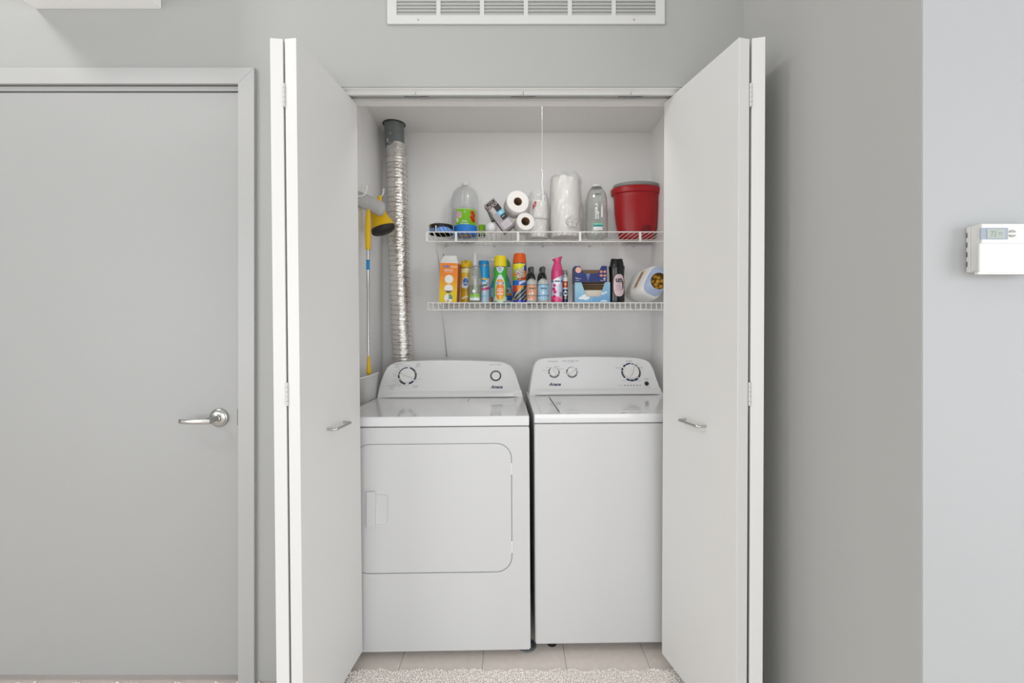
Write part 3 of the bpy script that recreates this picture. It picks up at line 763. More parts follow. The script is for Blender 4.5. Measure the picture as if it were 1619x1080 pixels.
write('control_lettering', [
    T(FW, 874.2, 571.5, 16, 1.8, 'WATER LEVEL'), T(FW, 902, 570.8, 26, 1.8, 'WASH TEMPERATURE'), T(FW, 902, 573.3, 10, 1, 'COLD RINSE'),
    T(FW, 867, 581.2, 9, 1, 'MEDIUM'), T(FW, 880, 579.5, 8, 1, 'LARGE'), T(FW, 862, 585.7, 9, 1.2, 'SMALL LOAD'), T(FW, 888, 583, 8, 1.2, 'EXTRA LARGE'),
    T(FW, 903.5, 579.5, 4, 1, 'WARM'), T(FW, 912, 582.5, 4, 1, 'WARM'), T(FW, 915, 588.5, 2, 1, 'HOT'), T(FW, 893, 589.5, 3, 1.4, 'COLD'),
    T(FW, 994.5, 571, 10, 1.7, 'NORMAL'), T(FW, 995, 573.6, 5, 1, 'HEAVY'), T(FW, 1007, 575.7, 4, 1, 'LIGHT'), T(FW, 984.5, 576, 4, 1, 'SOAK'),
    T(FW, 977.5, 581.8, 9, 1.6, 'BULKY ITEMS'), T(FW, 1013.5, 581.3, 6.5, 1.3, 'COLORS'), T(FW, 987.5, 602, 7, 1, 'DELICATES'), T(FW, 1011, 602, 7, 1, 'WHITES'),
    T(FW, 980.5, 609.5, 9, 1, 'STATUS'), T(FW, 1022, 598.8, 8, 1.6, 'START'), T(FW, 1022, 601.5, 6, 1, 'PAUSE'), T(FW, 1022.5, 611.8, 10, 1, 'LID LOCKED')], LW, M['ink'], wa)
for i in range(6):
    u, v = FW.uv(988+4.8*i, 609.3)
    b = MB(); b.m = FW.mat4(u, v); b.box(-.0032, .0032, -.001, 0, -.0018, .0018); b.build('status_light', M['greyring'], wa)
for sx_ in (-1, 1):
    for yy in (.06, .62):
        b = MB(); z0 = (.015 if yy > .3 else 0.002)
        b.m = Matrix.Translation((sx_*.28, yy, 0)); b.lathe([(.018, z0), (.018, z0+.010), (.008, z0+.012), (.008, wb+.003)], 18); b.build('levelling_foot', M['dark'], wa, smooth=40)

# floor drain
fd = thing('floor_drain', 'small round dark drain cover on the tile between the machines', 'drain', (gx(833, 1.735), 1.735, 0.0003))
b = MB(); b.lathe([(.037, 0), (.037, .003), (.034, .005), (.010, .0055)], 36); b.build('rim', mat('dark_cast_iron', '85898a', .5, metal=.4, var=.2, vscale=80), fd, smooth=40)
for k in range(12):
    a = 2*PI*k/12; b = MB(); b.m = Matrix.Translation((.026*math.cos(a), .026*math.sin(a), .0046)) @ Matrix.Rotation(a, 4, 'Z'); b.box(-.004, .004, -.0022, .0022, 0, .0012); b.build('drain_slot', M['dark'], fd)

# ------------------------------------------------------------------ exhaust duct
YD = 2.50
du = thing('exhaust_duct', 'vertical crinkled silver foil exhaust duct rising from dryer to ceiling', 'duct', (gx(637, YD), YD, 0.30))
ox, oy, oz = du.location
pt = gx(623, YD)-ox
b = MB(); b.tube([(pt+.006, 0, gz(234, YD)-oz), (pt, 0, CZ-oz-.001)], .054, 36); gp = b.build('metal_collar', M['galv'], du, smooth=40); gp['label'] = 'grey galvanised steel collar'
for (x, y, rx_, rz_) in ((612.5, 221, .007, .011), (617.5, 211, .0045, .004)):
    aa = math.asin(max(-1, min(1, (gx(x, YD-.05)-ox-pt-.003)/.0548)))
    b = MB(); q = []
    for k in range(14):
        w_ = 2*PI*k/14; a = aa+rx_*math.cos(w_)/.054; q.append((pt+.003+.0548*math.sin(a), -.0548*math.cos(a), gz(y, YD-.05)-oz+rz_*math.sin(w_)))
    b.add(q, [tuple(range(14))]); b.build('paint_spot', M['cream'], gp, fixn=False)
b = MB(); b.tube([(pt+.060*math.cos(2*PI*k/30), .060*math.sin(2*PI*k/30)*.98, CZ-oz-.001) for k in range(31)], .0035, 6); b.build('ceiling_hole_edge', mat('dark_crumbled_edge', '4a443e', .9), du, smooth=60)
def dcx(y):
    xs_ = [(220, 625.5), (260, 627.5), (320, 629), (440, 632), (500, 634), (565, 637), (640, 640), (760, 640)]
    for (a, xa), (c, xc) in zip(xs_, xs_[1:]):
        if y <= c: return xa+(xc-xa)*max(0, (y-a))/(c-a)
    return xs_[-1][1]
vs_ = []; fs_ = []; n = 48; N = 420
y0p, y1p = 229, 700
for i in range(N+1):
    py = y0p+(y1p-y0p)*i/N; z = gz(py, YD)-oz; cx_ = gx(dcx(py), YD)-ox
    cl = 1 if py > 252 else .35
    base = .0535+.0018*min(1, (py-y0p)/30)
    for k in range(n):
        a = 2*PI*k/n
        rr = base+cl*(.0010*math.sin(i*1.45+a*.5)+.0011*math.sin(i*.37+math.sin(a*3+i*.2)))+.0006*math.sin(a*9+i*.7)+random.uniform(-.00045, .00045)
        vs_.append((cx_+rr*math.cos(a), rr*math.sin(a), z))
for i in range(N):
    for k in range(n): a, b2 = i*n+k, i*n+(k+1) % n; fs_.append((a, b2, b2+n, a+n))
b = MB(); b.add(vs_, fs_); b.build('foil_sleeve', M['foil'], du, smooth=180, fixn=False)
b = MB(); pts = []
turn = 0
for i in range(0, 1500):
    py = 256+(700-256)*i/1500; z = gz(py, YD)-oz; a = i/1500*2*PI*58; pts.append((gx(dcx(py), YD)-ox+.0568*math.cos(a), .0568*math.sin(a), z))
b.tube(pts, .0006, 4); b.build('wire_coil', mat('duct_wire', '77736e', .4, metal=.8), du, smooth=60)
# lower bend to the dryer back
b = MB(); zc = gz(700, YD)-oz; xx = gx(640, YD)-ox
b.tube([(xx, 0, zc+.01), (xx, 0, zc-.1), (xx, 0, zc-.25), (xx+.02, 0, zc-.42)], .054, 24); b.build('lower_sleeve', M['foil'], du, smooth=60)
b = MB(); b.m = Matrix.Translation((0, 0, gz(240, YD)-oz))
vs_ = []; fs_ = []
for i in range(13):
    t = i/12
    for k in range(40):
        a = 2*PI*k/40; rr = .0565+.002*math.sin(a*5+i)+.0015*math.sin(a*11-i*1.7); z = .036-t*.075
        vs_.append((gx(dcx(240), YD)-ox+rr*math.cos(a), rr*math.sin(a), z))
for i in range(12):
    for k in range(40): a, b2 = i*40+k, i*40+(k+1) % 40; fs_.append((a, b2, b2+40, a+40))
b.add(vs_, fs_); b.build('clear_tape_wrap', M['film'], du, smooth=70, fixn=False)

# ------------------------------------------------------------------ hooks, mop, scoop, bin
def hook(label, tip, rise=.045):
    tip = Vector(tip); base = Vector((XL, tip.y, tip.z-rise))
    h_ = thing('wall_hook', label, 'hook', base)
    b = MB(); b.box(0, .004, -.012, .012, -.03, .02); b.build('base_plate', M['plasticw'], h_, bevel=.003, bseg=3)
    e = tip-base; pts = []
    for k in range(11):
        t = k/10; pts.append((.003+e.x*math.sin(t*PI/2)*.98, 0, -.006*math.sin(t*PI)+e.z*(t**2.2)))
    b = MB(); b.tube(pts, [.0045-.0008*math.sin(k/10*PI) for k in range(11)], 12); b.sphere(pts[-1], .0065); b.build('prong', M['plasticw'], h_, smooth=60)
hook('white plastic hook on the closet side wall beside the foil duct', (gx(606, 2.42), 2.42, gz(300, 2.42)))
hook('white plastic hook above the grey mop head, partly behind the bifold door', (gx(579.5, 2.15), 2.15, gz(295, 2.15)))

YM = 2.18
mo = thing('mop', 'upside-down mop with grey microfibre head and silver pole', 'mop', (gx(582, YM), YM, gz(598, YM)))
mx_, _, mz_ = mo.location
q = lambda x, y: (gx(x, YM)-mx_, 0, gz(y, YM)-mz_)
sec = [(581.8, 394, .0100), (581.8, 455, .0100), (582.0, 455.5, .0088), (582.4, 556, .0088), (582.5, 556.5, .0060), (582.6, 568, .0060)]
b = MB(); b.tube([q(x, y) for x, y, r in sec], [r*.82 for x, y, r in sec], 18); po = b.build('pole', M['alu'], mo, smooth=40)
b = MB(); b.tube([q(581.7, 411), q(581.9, 427)], .0086, 18, cap=False); b.build('sticker', M['blues'], po, smooth=40)
b = MB(); sl_ = [(584, 326, .004), (582.5, 334, .0085), (582, 345, .0125), (581.7, 365, .0145), (581.6, 385, .0138), (581.8, 395, .0125)]
b.tube([q(x, y) for x, y, r in sl_], [r for _, _, r in sl_], 18); b.build('grip_sleeve', M['yellow'], mo, smooth=50)
b = MB(); sl_ = [(582.6, 563, .0062), (582.8, 575, .0075), (583, 586, .0120), (583.3, 591, .0105), (583.3, 592.5, .006)]
b.tube([q(x, y) for x, y, r in sl_], [r for _, _, r in sl_], 16); b.build('end_cap', M['yellow'], mo, smooth=50)
# microfibre head: soft fuzzy roll draped over the socket
b = MB(); A = Vector(q(560, 312)); Bv = Vector(q(607.5, 328)); A.y = .0; Bv.y = .02
nn = 40; m_ = 28; vs_ = []; fs_ = []
ax = (Bv-A).normalized(); up_ = Vector((-ax.z, 0, ax.x)); sd = ax.cross(up_)
for i in range(nn+1):
    t = i/nn; e = 1 if t < .88 else math.sqrt(max(0.02, 1-((t-.88)/.12)**2*.9))
    for k in range(m_):
        a = 2*PI*k/m_; rr = (1+random.uniform(-.045, .045))
        vs_.append(A+(Bv-A)*t+(up_*math.cos(a)*.036+sd*math.sin(a)*.030)*e*rr+up_*(-.012*t*t))
for i in range(nn):
    for k in range(m_): a, b2 = i*m_+k, i*m_+(k+1) % m_; fs_.append((a, b2, b2+m_, a+m_))
fs_ += [tuple(range(m_)), tuple(range(nn*m_, nn*m_+m_))]
b.add(vs_, fs_); b.build('microfibre_head', M['fuzz'], mo, smooth=70)
b = MB(); b.tube([q(583.3, 590), q(583, 597)], .005, 10); b.build('pole_tip', M['plasticw'], mo, smooth=50)

YS = 2.30
scp = thing('plunger', 'yellow flared rubber-rimmed plunger head hanging below the wall hook', 'plunger', (gx(607, YS), YS, gz(372, YS)))
sx0, _, sz0 = scp.location
outl = [(600, 310, 3), (598.5, 322, 6), (597, 331, 11), (598, 338, 11.5), (601, 346, 13.5), (604, 354, 16.5), (605.5, 360, 17.6)]
vs_ = []; fs_ = []; n = 32
def prings(rows, tilt):
    V = []; Fc = []
    for (x, y, r) in rows:
        cx_, cz_ = gx(x, YS)-sx0, gz(y, YS)-sz0; R = r*YS/F
        for k in range(n):
            a = 2*PI*k/n; V.append((cx_+R*math.cos(a), R*.8*math.sin(a), cz_+R*math.cos(a)*tilt))
    for i in range(len(rows)-1):
        for k in range(n): a, b2 = i*n+k, i*n+(k+1) % n; Fc.append((a, b2, b2+n, a+n))
    Fc += [tuple(range(n)), tuple(range((len(rows)-1)*n, len(rows)*n))]
    return V, Fc
tl = .30
b = MB(); b.add(*prings(outl, tl)); b.build('cup', M['yellow'], scp, smooth=60)
b = MB(); b.add(*prings([(605.4, 359, 17.8), (605.9, 362, 18.3), (606.2, 366, 17.6), (606.0, 369, 14)], tl)); b.build('rubber_rim', M['rubber'], scp, smooth=60)

YBn = 2.20
bn = thing('slim_bin', 'pale grey slim plastic bin standing between the dryer and closet wall', 'bin', (XL+.042, YBn, 0.0003))
vs_ = []; fs_ = []; n = 32
rim_z = gz(595, YBn); hx_ = .040
for (s_, z) in ((.30, 0), (.40, .4), (.62, .80), (.95, rim_z-.01), (1.0, rim_z), (.90, rim_z), (.86, rim_z-.015), (.55, .80)):
    for k in range(n):
        a = 2*PI*k/n; c, sn = math.cos(a), math.sin(a); e = .6
        vs_.append((hx_*s_*math.copysign(abs(c)**e, c)-.0, .10*s_*math.copysign(abs(sn)**e, sn), z+(.012*c if z > .9 else 0)))
for i in range(7):
    for k in range(n): a, b2 = i*n+k, i*n+(k+1) % n; fs_.append((a, b2, b2+n, a+n))
fs_.append(tuple(range(n)))
b = MB(); b.add(vs_, fs_); b.build('bin_body', M['bin'], bn, smooth=50)
b = MB(); b.tube([(hx_*1.02*math.copysign(abs(math.cos(a))**.6, math.cos(a)), .102*math.copysign(abs(math.sin(a))**.6, math.sin(a)), rim_z+.012*math.copysign(abs(math.cos(a))**.6, math.cos(a))) for a in [2*PI*k/40 for k in range(41)]], .003, 8); b.build('rolled_rim', M['plasticw'], bn, smooth=60)

# pull cord from the closet ceiling
YC = 1.95
pc = thing('pull_cord', 'thin white pull cord hanging from the closet ceiling before the rear wall', 'cord', (gx(857, YC), YC, gz(318, YC)))
cz0 = pc.location.z
b = MB(); b.tube([(0, 0, gz(270, YC)-cz0), (.0002, 0, CZ-cz0)], .00075, 6); b.build('upper_chain', M['cord'], pc, smooth=60)
b = MB(); b.sphere((-.0016, 0, gz(269.5, YC)-cz0), .0042, 12, 8); b.build('knot', M['cord'], pc, smooth=60)
b = MB(); b.tube([(0, 0, gz(270, YC)-cz0), (.002, 0, gz(278, YC)-cz0), (-.001, 0, gz(290, YC)-cz0), (.0035, 0, gz(302, YC)-cz0), (.005, 0, 0)], .0026, 8); b.build('lower_cord', M['cord'], pc, smooth=60)

# unseen flush lamp base, added behind the header around the closet fill
cl = thing('added_ceiling_lamp', 'round flush lamp on the closet ceiling that the pull cord hangs from', 'lamp', (0.14, 1.84, CZ-.0003))
b = MB(); b.lathe([(.135, 0), (.135, -.012), (.125, -.018), (.118, -.0185)], 40); b.build('added_lamp_base', M['plasticw'], cl, smooth=40)

# ------------------------------------------------------------------ upper shelf goods
def put(name, label, cat, px, Y, z, group=None, rot=(0, 0, 0)):
    return thing(name, label, cat, (gx(px, Y), Y, z+.0006), rot, group)
def R(px, Y): return px*Y/F
ZUs, ZLs = ZU, ZL

# packaged dark tape
Y = 2.345; o = put('tape_roll', 'packaged roll of dark tape with blue wrapper and barcode, leftmost on the upper shelf', 'tape', 697.5, Y, ZUs)
r = R(18.6, Y); hgt = .046
def c1(u, v):
    if inell(u, 0, -.020, 0, .009, 1) and v > .004 and v < .034: return 'e9e9e9' if int((u+.1)/.0014) % 2 else '1b1b1b'
    if v < .026+.004*math.sin(u*60): return '5f8fd6' if abs(math.sin(u*140+v*90)) > .25 else 'b9cbe8'
    return '20201f' if u > -.05 else '6d5b22'
sheet('wrapper', cyl(r), -PI*r, PI*r, 0, hgt, 110, 16, c1, M['print'], o)
b = MB(); b.lathe([(r-.001, .0005), (r-.001, hgt-.001), (r*.5, hgt-.0005), (r*.5, .0005)], 40, cap=False); b.build('tape_body', M['dark'], o, smooth=40)
b = MB(); b.tube([(-.018+.0*k+.020*math.cos(PI*k/10)*-1+.0, 0, hgt+.020*math.sin(PI*k/10)) for k in range(11)], .0012, 6); b.sphere((-.012, 0, hgt+.004), .016, 16, 8, sz=.7); b.build('blister', M['clear'], o, smooth=60)
b = MB(); b.m = Matrix.Rotation(.06, 4, 'Y'); b.box(-.036, .050, -.035, -.02, hgt+.001, hgt+.0022); b.build('hang_card', M['greyp'], o)

# vinegar jug
Y = 2.53; o = put('water_jug', 'clear gallon jug with green produce label behind the blue tape', 'jug', 735, Y, ZUs)
r = R(21.3, Y)
prof = [(r*.90, 0), (r*.99, .008), (r, .03), (r, .225), (r*.975, .247), (r*.92, .263), (r*.83, .278), (r*.70, .291), (r*.52, .302), (r*.34, .310), (r*.24, .315), (r*.235, .324)]
b = MB(); b.lathe(prof, 48); b.build('jug_body', M['milky'], o, smooth=40)
b = MB(); b.lathe([(r*.93, .004), (r*.96, .03), (r*.96, .175)], 40); b.build('liquid', M['water'], o, smooth=40)
b = MB(); b.tube([(-.008, -r*.72, .17), (-.008, -r*.80, .24), (-.006, -r*.62, .285), (-.002, -.014, .303)], [.012, .013, .012, .009], 14); b.build('jug_handle', M['milky'], o, smooth=60)
b = MB(); b.lathe([(.0185, .318), (.0185, .333), (.016, .336)], 26); b.build('cap', M['plasticw'], o, smooth=40)
def c2(u, v):
    if v > .165: return 'cfe8a8'
    for (a, c, ra, rc, k) in ((-.028, .136, .020, .017, 'd9b3b6'), (-.022, .128, .012, .012, 'efe3d2'), (-.038, .105, .01, .012, 'efe9cf')):
        if inell(u, v, a, c, ra, rc, .6): return k
    for (a, c, ra) in ((.052, .148, .013), (.062, .134, .012), (.050, .122, .014), (.058, .108, .015)):
        if inell(u, v, a, c, ra, ra): return 'c2321c' if inell(u, v, a+.003, c-.003, ra*.8, ra*.8) else 'de6a42'
    if u > .075: return 'c9b79a'
    return '82c91e' if v > .02 else '6fb816'
sheet('label', cyl(r+.0006), -.042, .098, .03, .168, 100, 90, c2, M['print'], o)
write('label_lettering', [('5%', .008, .15, .014, .010), ('White', .006, .098, .010, .03, 0, 0, .02), ('Vinegar', .006, .084, .012, .05, 0, 0, .02)], cyl(r+.0014), M['inkw'], o)
write('embossed_lettering', [('ORGANIC', .002, .178, .005, .04)], cyl(r+.0014), M['ink'], o)

# blue painter's tape
Y = 2.375; o = put('tape_roll', "wide blue painter's masking tape roll in front of the clear jug", 'tape', 736, Y, ZUs)
r = R(18, Y); b = MB(); b.lathe([(r*.62, 0), (r-.001, 0), (r, .001), (r, .047), (r-.001, .048), (r*.62, .048)], 56, cap=False); b.build('tape_winding', M['bluetape'], o, smooth=40)
b = MB(); b.lathe([(r*.60, 0), (r*.625, 0), (r*.625, .048), (r*.60, .048), (r*.60, 0)], 40, cap=False); b.build('core', M['card'], o, smooth=40)

# lime capped tub
Y = 2.42; o = put('glue_bottle', 'small bottle with lime green cap beside the blue tape', 'bottle', 762, Y, ZUs)
r = R(5.4, Y); b = MB(); b.lathe([(r, 0), (r, .036), (r*.95, .038)], 24); b.build('body', M['cardw'], o, smooth=40)
sheet('label', cyl(r+.0005), -r*1.5, r*1.5, .002, .035, 20, 14, lambda u, v: '20241c' if (v > .022 and v < .031) or (v < .014 and int(u*900) % 3) else '9ac53a' if v > .016 else 'e4e6df', M['print'], o)
b = MB(); b.lathe([(r*1.02, .037), (r*1.04, .062), (r*.9, .067)], 24); b.build('cap', M['lime'], o, smooth=40)

# globe bulb
Y = 2.32; o = put('light_bulb', 'white frosted globe light bulb lying between the green cap and leaning box', 'bulb', 776, Y, ZUs)
r = R(9.2, Y-.02); b = MB(); b.sphere((0, 0, r), r, 32, 20); b.build('glass_globe', M['bulb'], o, smooth=60)
b = MB(); b.m = Matrix.Translation((.004, r*.8, r)) @ Matrix.Rotation(-PI/2, 4, 'X'); b.lathe([(.018, 0), (.014, .012), (.013, .016), (.013, .036), (.006, .042)], 20); b.build('screw_base', M['nickel'], o, smooth=40)

# leaning bulb carton
Y = 2.295
def quadpts(pts, Y): return [P(x, y, Y) for x, y in pts]
TL, TR, BR, BL = quadpts([(763.3, 325.5), (778.9, 313.8), (812.6, 352), (797.5, 367.5)], Y)
wv = (TR-TL); hv = (TL-BL)
Wd, Hh = wv.length, hv.length; ang = math.atan2(wv.z, wv.x)
o = thing('bulb_carton', 'grey and black light bulb carton leaning over toward the left', 'box', (BL.x, Y, ZUs+.0006), (0, 0, 0))
mb_ = Matrix.Translation((0, 0, BL.z-ZUs)) @ Matrix.Rotation(-ang, 4, 'Y')
def c3(u, v):
    t = v/Hh; s_ = u/Wd
    if t > .88: return '232326' if s_ > .12 and s_ < .92 and t < .965 else 'a79f9f'
    if t > .78: return 'b9a29a' if (int(s_*6)+int(t*30)) % 2 else '35343a'
    if t > .60: return '2e2d31' if s_ > .5 else ('c7bec2' if s_ > .15 else '8e878a')
    if t > .46: return '6fc6e4' if s_ > .45 else 'aaa2a6'
    if t > .30: return '25262b' if s_ > .5 else 'a79fa3'
    if t > .05: return 'd9d3d8' if .2 < s_ < .88 and t < .27 else 'b1a8ac'
    return '8d868a'
fm = lambda u, v: tuple(mb_ @ Vector((u, -.0005, v)))
b = MB(); b.m = mb_; b.box(0, Wd, 0, .075, 0, Hh); bx_ = b.build('carton_body', mat('carton_grey', '9c9598', .6), o, bevel=.0006, bseg=1)
sheet('front_print', fm, 0, Wd, 0, Hh, 20, 50, c3, M['printm'], o)
write('carton_lettering', [('LED', Wd*.72, Hh*.53, .010, .017, 0, 0, .03), ('60W', Wd*.72, Hh*.40, .006, .016), ('SOFT WHITE', Wd*.55, Hh*.92, .004, .030)], lambda u, v: tuple(mb_ @ Vector((u, -.001, v))), M['inkw'], o)
write('fine_print', [('▬▬▬▬', Wd*.54, Hh*(.22-.04*k), .002, Wd*.6) for k in range(4)], lambda u, v: tuple(mb_ @ Vector((u, -.001, v))), M['ink'], o)
b = MB(); b.m = mb_ @ Matrix.Translation((0, .0, Hh*.50)) @ Matrix.Rotation(.22, 4, 'Y'); b.box(-.015, 0, .012, .07, 0, Hh*.42); b.build('open_flap', mat('olive_card', '6f7468', .7, var=.15, vscale=60), o)

# paper rolls seen end-on
def roll_end(label, px, py, rp, Y, L, yawd, pitchd, squash=1, hole=6.8, name='paper_roll'):
    c = P(px, py, Y); r = R(rp, Y); hr = R(hole, Y)
    o = thing(name, label, 'paper roll', (c.x, c.y, c.z-r*squash), (0, 0, 0), 'loose paper rolls')
    m_ = Matrix.Translation((0, 0, r*squash)) @ Matrix.Rotation(math.radians(yawd), 4, 'Z') @ Matrix.Rotation(math.radians(pitchd), 4, 'X') @ Matrix.Rotation(-PI/2, 4, 'X') @ Matrix.Diagonal((1, squash, 1, 1))
    b = MB(); b.m = m_; b.lathe([(hr, .0008), (r*.97, 0), (r, .003), (r, L-.003), (r*.97, L), (hr, L)], 56, cap=False); b.build('paper', M['paper'], o, smooth=40)
    b = MB(); b.m = m_; b.lathe([(hr, 0.0002), (hr*.92, 0.0002), (hr*.92, L), (hr, L)], 36, cap=False); b.build('core', M['card'], o, smooth=40)
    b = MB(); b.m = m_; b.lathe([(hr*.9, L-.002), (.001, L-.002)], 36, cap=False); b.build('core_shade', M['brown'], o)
    return o
roll_end('larger white paper roll, upper one resting on the smaller roll', 818.8, 318.6, 18.0, 2.30, .094, 12, -6)
roll_end('smaller white paper roll under the larger roll', 831, 350, 14.4, 2.30, .094, 12, -4, .98, 7)

# wrapped toilet paper bundle
Y = 2.46; o = put('wrapped_tissue_rolls', 'plastic-wrapped tissue roll bundle with red leaf mark', 'paper roll', 850.5, Y, ZUs)
r1 = R(15.6, Y)
for k, zz in enumerate((.0, .102)):
    b = MB(); b.lathe([(r1*.9, zz+.001), (r1, zz+.006), (r1, zz+.095), (r1*.9, zz+.1)], 40); b.build('tissue_roll', M['paper'], o, smooth=40)
b = MB(); vs_ = []; fs_ = []; n = 48; rows = 26
for i in range(rows+1):
    t = i/rows; z = .0+t*.262
    env = 1.06+(.10 if t > .8 else 0)*(t-.8)*5*-3.2
    for k in range(n):
        a = 2*PI*k/n; rr = r1*max(.35, env)*(1+.05*math.sin(a*5+t*7)+.03*math.sin(a*9-t*13))
        vs_.append((rr*math.cos(a)*1.05, rr*math.sin(a), z))
for i in range(rows):
    for k in range(n): a, b2 = i*n+k, i*n+(k+1) % n; fs_.append((a, b2, b2+n, a+n))
b.add(vs_, fs_); b.build('plastic_wrap', M['film'], o, smooth=80, fixn=False)
ym = lambda u, v: (u, -r1*1.14-.001+.25*u*u/r1, v)
mk = MB(); lx = gx(845, Y-.07)-o.location.x; lz = gz(324, Y-.07)-o.location.z
mk.add([ym(lx+a, lz+c) for a, c in ((-.010, -.024), (-.008, .004), (.002, .020), (.010, .024), (.009, .002), (.001, -.008))], [(0, 1, 2, 3, 4, 5)]); mk.build('red_mark', mat('red_print', 'b4444a', .5), o, fixn=False)
write('wrap_lettering', [('a', lx+.001, lz+.004, .008), ], lambda u, v: (u, -r1*1.14-.002, v), M['inkw'], o)
write('wrap_small_print', [('12', .012, gz(347, Y-.07)-o.location.z, .008), ('soft', lx-.004, gz(311, Y-.07)-o.location.z, .006, None, -70)], lambda u, v: (u, -r1*1.14-.002, v), M['ink'], o)

# wrapped paper towel
Y = 2.44; o = put('paper_towel_roll', 'upright white paper towel roll in crinkled clear bag', 'paper towel', 893.5, Y, ZUs)
r = R(22.5, Y); ht = gz(284, Y)-ZUs
b = MB(); b.lathe([(r*.93, .001), (r, .008), (r, ht-.012), (r*.9, ht-.003), (.02, ht-.001)], 56); b.build('towel_roll', M['paper'], o, smooth=40)
b = MB(); vs_ = []; fs_ = []; n = 56; rows = 34
for i in range(rows+1):
    t = i/rows; z = .0+t*(ht+.022)
    for k in range(n):
        a = 2*PI*k/n; ca = math.cos(a)
        rr = r*(1.05+.03*math.sin(a*7+t*9)+.025*math.sin(a*13-t*17))
        if ca > .3: rr *= 1+.34*(ca-.3)*(.55+.35*math.sin(t*5.0+.6))
        if t > .93: rr *= 1-(t-.93)*7*(.75 if ca < .3 else .3)
        vs_.append((rr*ca, rr*math.sin(a), z+.006*math.sin(a*6)*t*t))
for i in range(rows):
    for k in range(n): a, b2 = i*n+k, i*n+(k+1) % n; fs_.append((a, b2, b2+n, a+n))
b.add(vs_, fs_); b.build('plastic_bag', M['film'], o, smooth=70, fixn=False)
b = MB(); kx, kz = gx(904, Y-.08)-o.location.x, gz(352, Y-.08)-o.location.z
vs_ = []; fs_ = []
for i in range(13):
    for k in range(24):
        a = PI*i/12; c = 2*PI*k/24; rr = .030*(1+.14*math.sin(c*5+i)+.1*math.sin(c*9+i*2))
        vs_.append((kx+rr*math.sin(a)*math.cos(c), -r*1.02-.006+rr*.35*math.cos(a)*1, kz+rr*math.sin(a)*math.sin(c)))
for i in range(12):
    for k in range(24): a, b2 = i*24+k, i*24+(k+1) % 24; fs_.append((a, b2, b2+24, a+24))
b.add(vs_, fs_); b.build('bag_knot', M['film'], o, smooth=50, fixn=False)
b = MB(); b.tube([(-.09, 0, ht+.035), (-.06, 0, ht+.028), (-.03, -.01, ht+.012), (-.01, -.02, ht+.005)], [.001, .0025, .003, .002], 5); b.build('bag_corner', M['film'], o, smooth=60)

# refill bottle
Y = 2.45; o = put('refill_bottle', 'clear refill bottle with white cap and teal striped label', 'bottle', 943, Y, ZUs)
r = R(17.6, Y); k_ = (gz(291, Y-.02)-ZUs)
prof = [(.82, 0), (.96, .012), (1, .035), (1, .47), (.97, .52), (.95, .56), (.97, .60), (.96, .68), (.92, .76), (.84, .83), (.72, .885), (.56, .928), (.42, .95), (.36, .958)]
b = MB(); b.lathe([(r*a, k_*c) for a, c in prof], 44, sy=.8); b.build('bottle_body', M['clearb'], o, smooth=50)
b = MB(); b.lathe([(r*.50, k_*.942), (r*.37, k_*.965)], 30, sy=.9); b.build('neck_ring', M['greyp'], o, smooth=40)
b = MB(); b.lathe([(r*.36, k_*.960), (r*.37, k_*.99), (r*.3, k_)], 30); b.build('cap', M['plasticw'], o, smooth=40)
em = lambda off: (lambda u, v: ((r+off)*math.sin(u/r), -(r+off)*.8*math.cos(u/r), v))
L_ = k_
sheet('label', em(.0006), -r*.75, r*.75, L_*.10, L_*.53, 40, 50, lambda u, v: ('c6cac8' if abs(math.sin(v*150+u*20)) > .25 or abs(u) < .012 else 'a6bcc9'), M['clearb'], o)
sheet('stripe_label', em(.0010), -.026, .026, L_*.12, L_*.25, 26, 20, lambda u, v: '8fd0ac' if v > L_*.215 else ('2f8f96' if v > L_*.185 else ('eef0ec' if u < .024 else 'c4cac6')), M['print'], o)
write('lettering', [('refill', -.006, L_*.47, .022, .082, -90, 0, .02)], em(.0014), M['inkw'], o)
b = MB(); b.add([em(.0013)(u, v) for u, v in ((.016, L_*.36), (.026, L_*.36), (.026, L_*.54), (.023, L_*.57), (.023, L_*.61), (.019, L_*.61), (.019, L_*.57), (.016, L_*.54))], [tuple(range(8))]); b.build('bottle_pictogram', M['inkw'], o, fixn=False)
write('maker_lettering', [('method', .0, L_*.79, .014, .030, 0, 0, .05)], lambda u, v: (u, -r*.80*.84-.002, v), mat('grey_label_ink', '6f7478', .5), o)

# red pot with grey saucer on top
Y = 2.515; o = put('plant_pot', 'large red plastic pot with grey saucer on top, right end of the upper shelf', 'pot', 1006, Y, ZUs)
hb = gz(289, 2.40)-ZUs
k_ = Y/F
prof = [(.088, 0), (.094, .004), (.100, .02), (.111, .06), (.118, .10), (.124, .15), (.1275, .20), (.1290, hb-.045), (.1295, hb-.040), (.1440, hb-.034), (.1470, hb-.014), (.1460, hb-.006), (.1420, hb-.002), (.137, hb-.004)]
prof = [(r_*.985, z) for r_, z in prof]
b = MB(); b.lathe(prof+[(.128, hb-.05), (.085, .006)], 72, sy=.66); b.build('pot_body', M['red'], o, smooth=45)
b = MB(); b.lathe([(.118, hb-.004), (.128, hb+.006), (.131, hb+.014), (.129, hb+.019), (.10, hb+.016)], 64, sy=.68); b.build('saucer', M['greyp'], o, smooth=45)
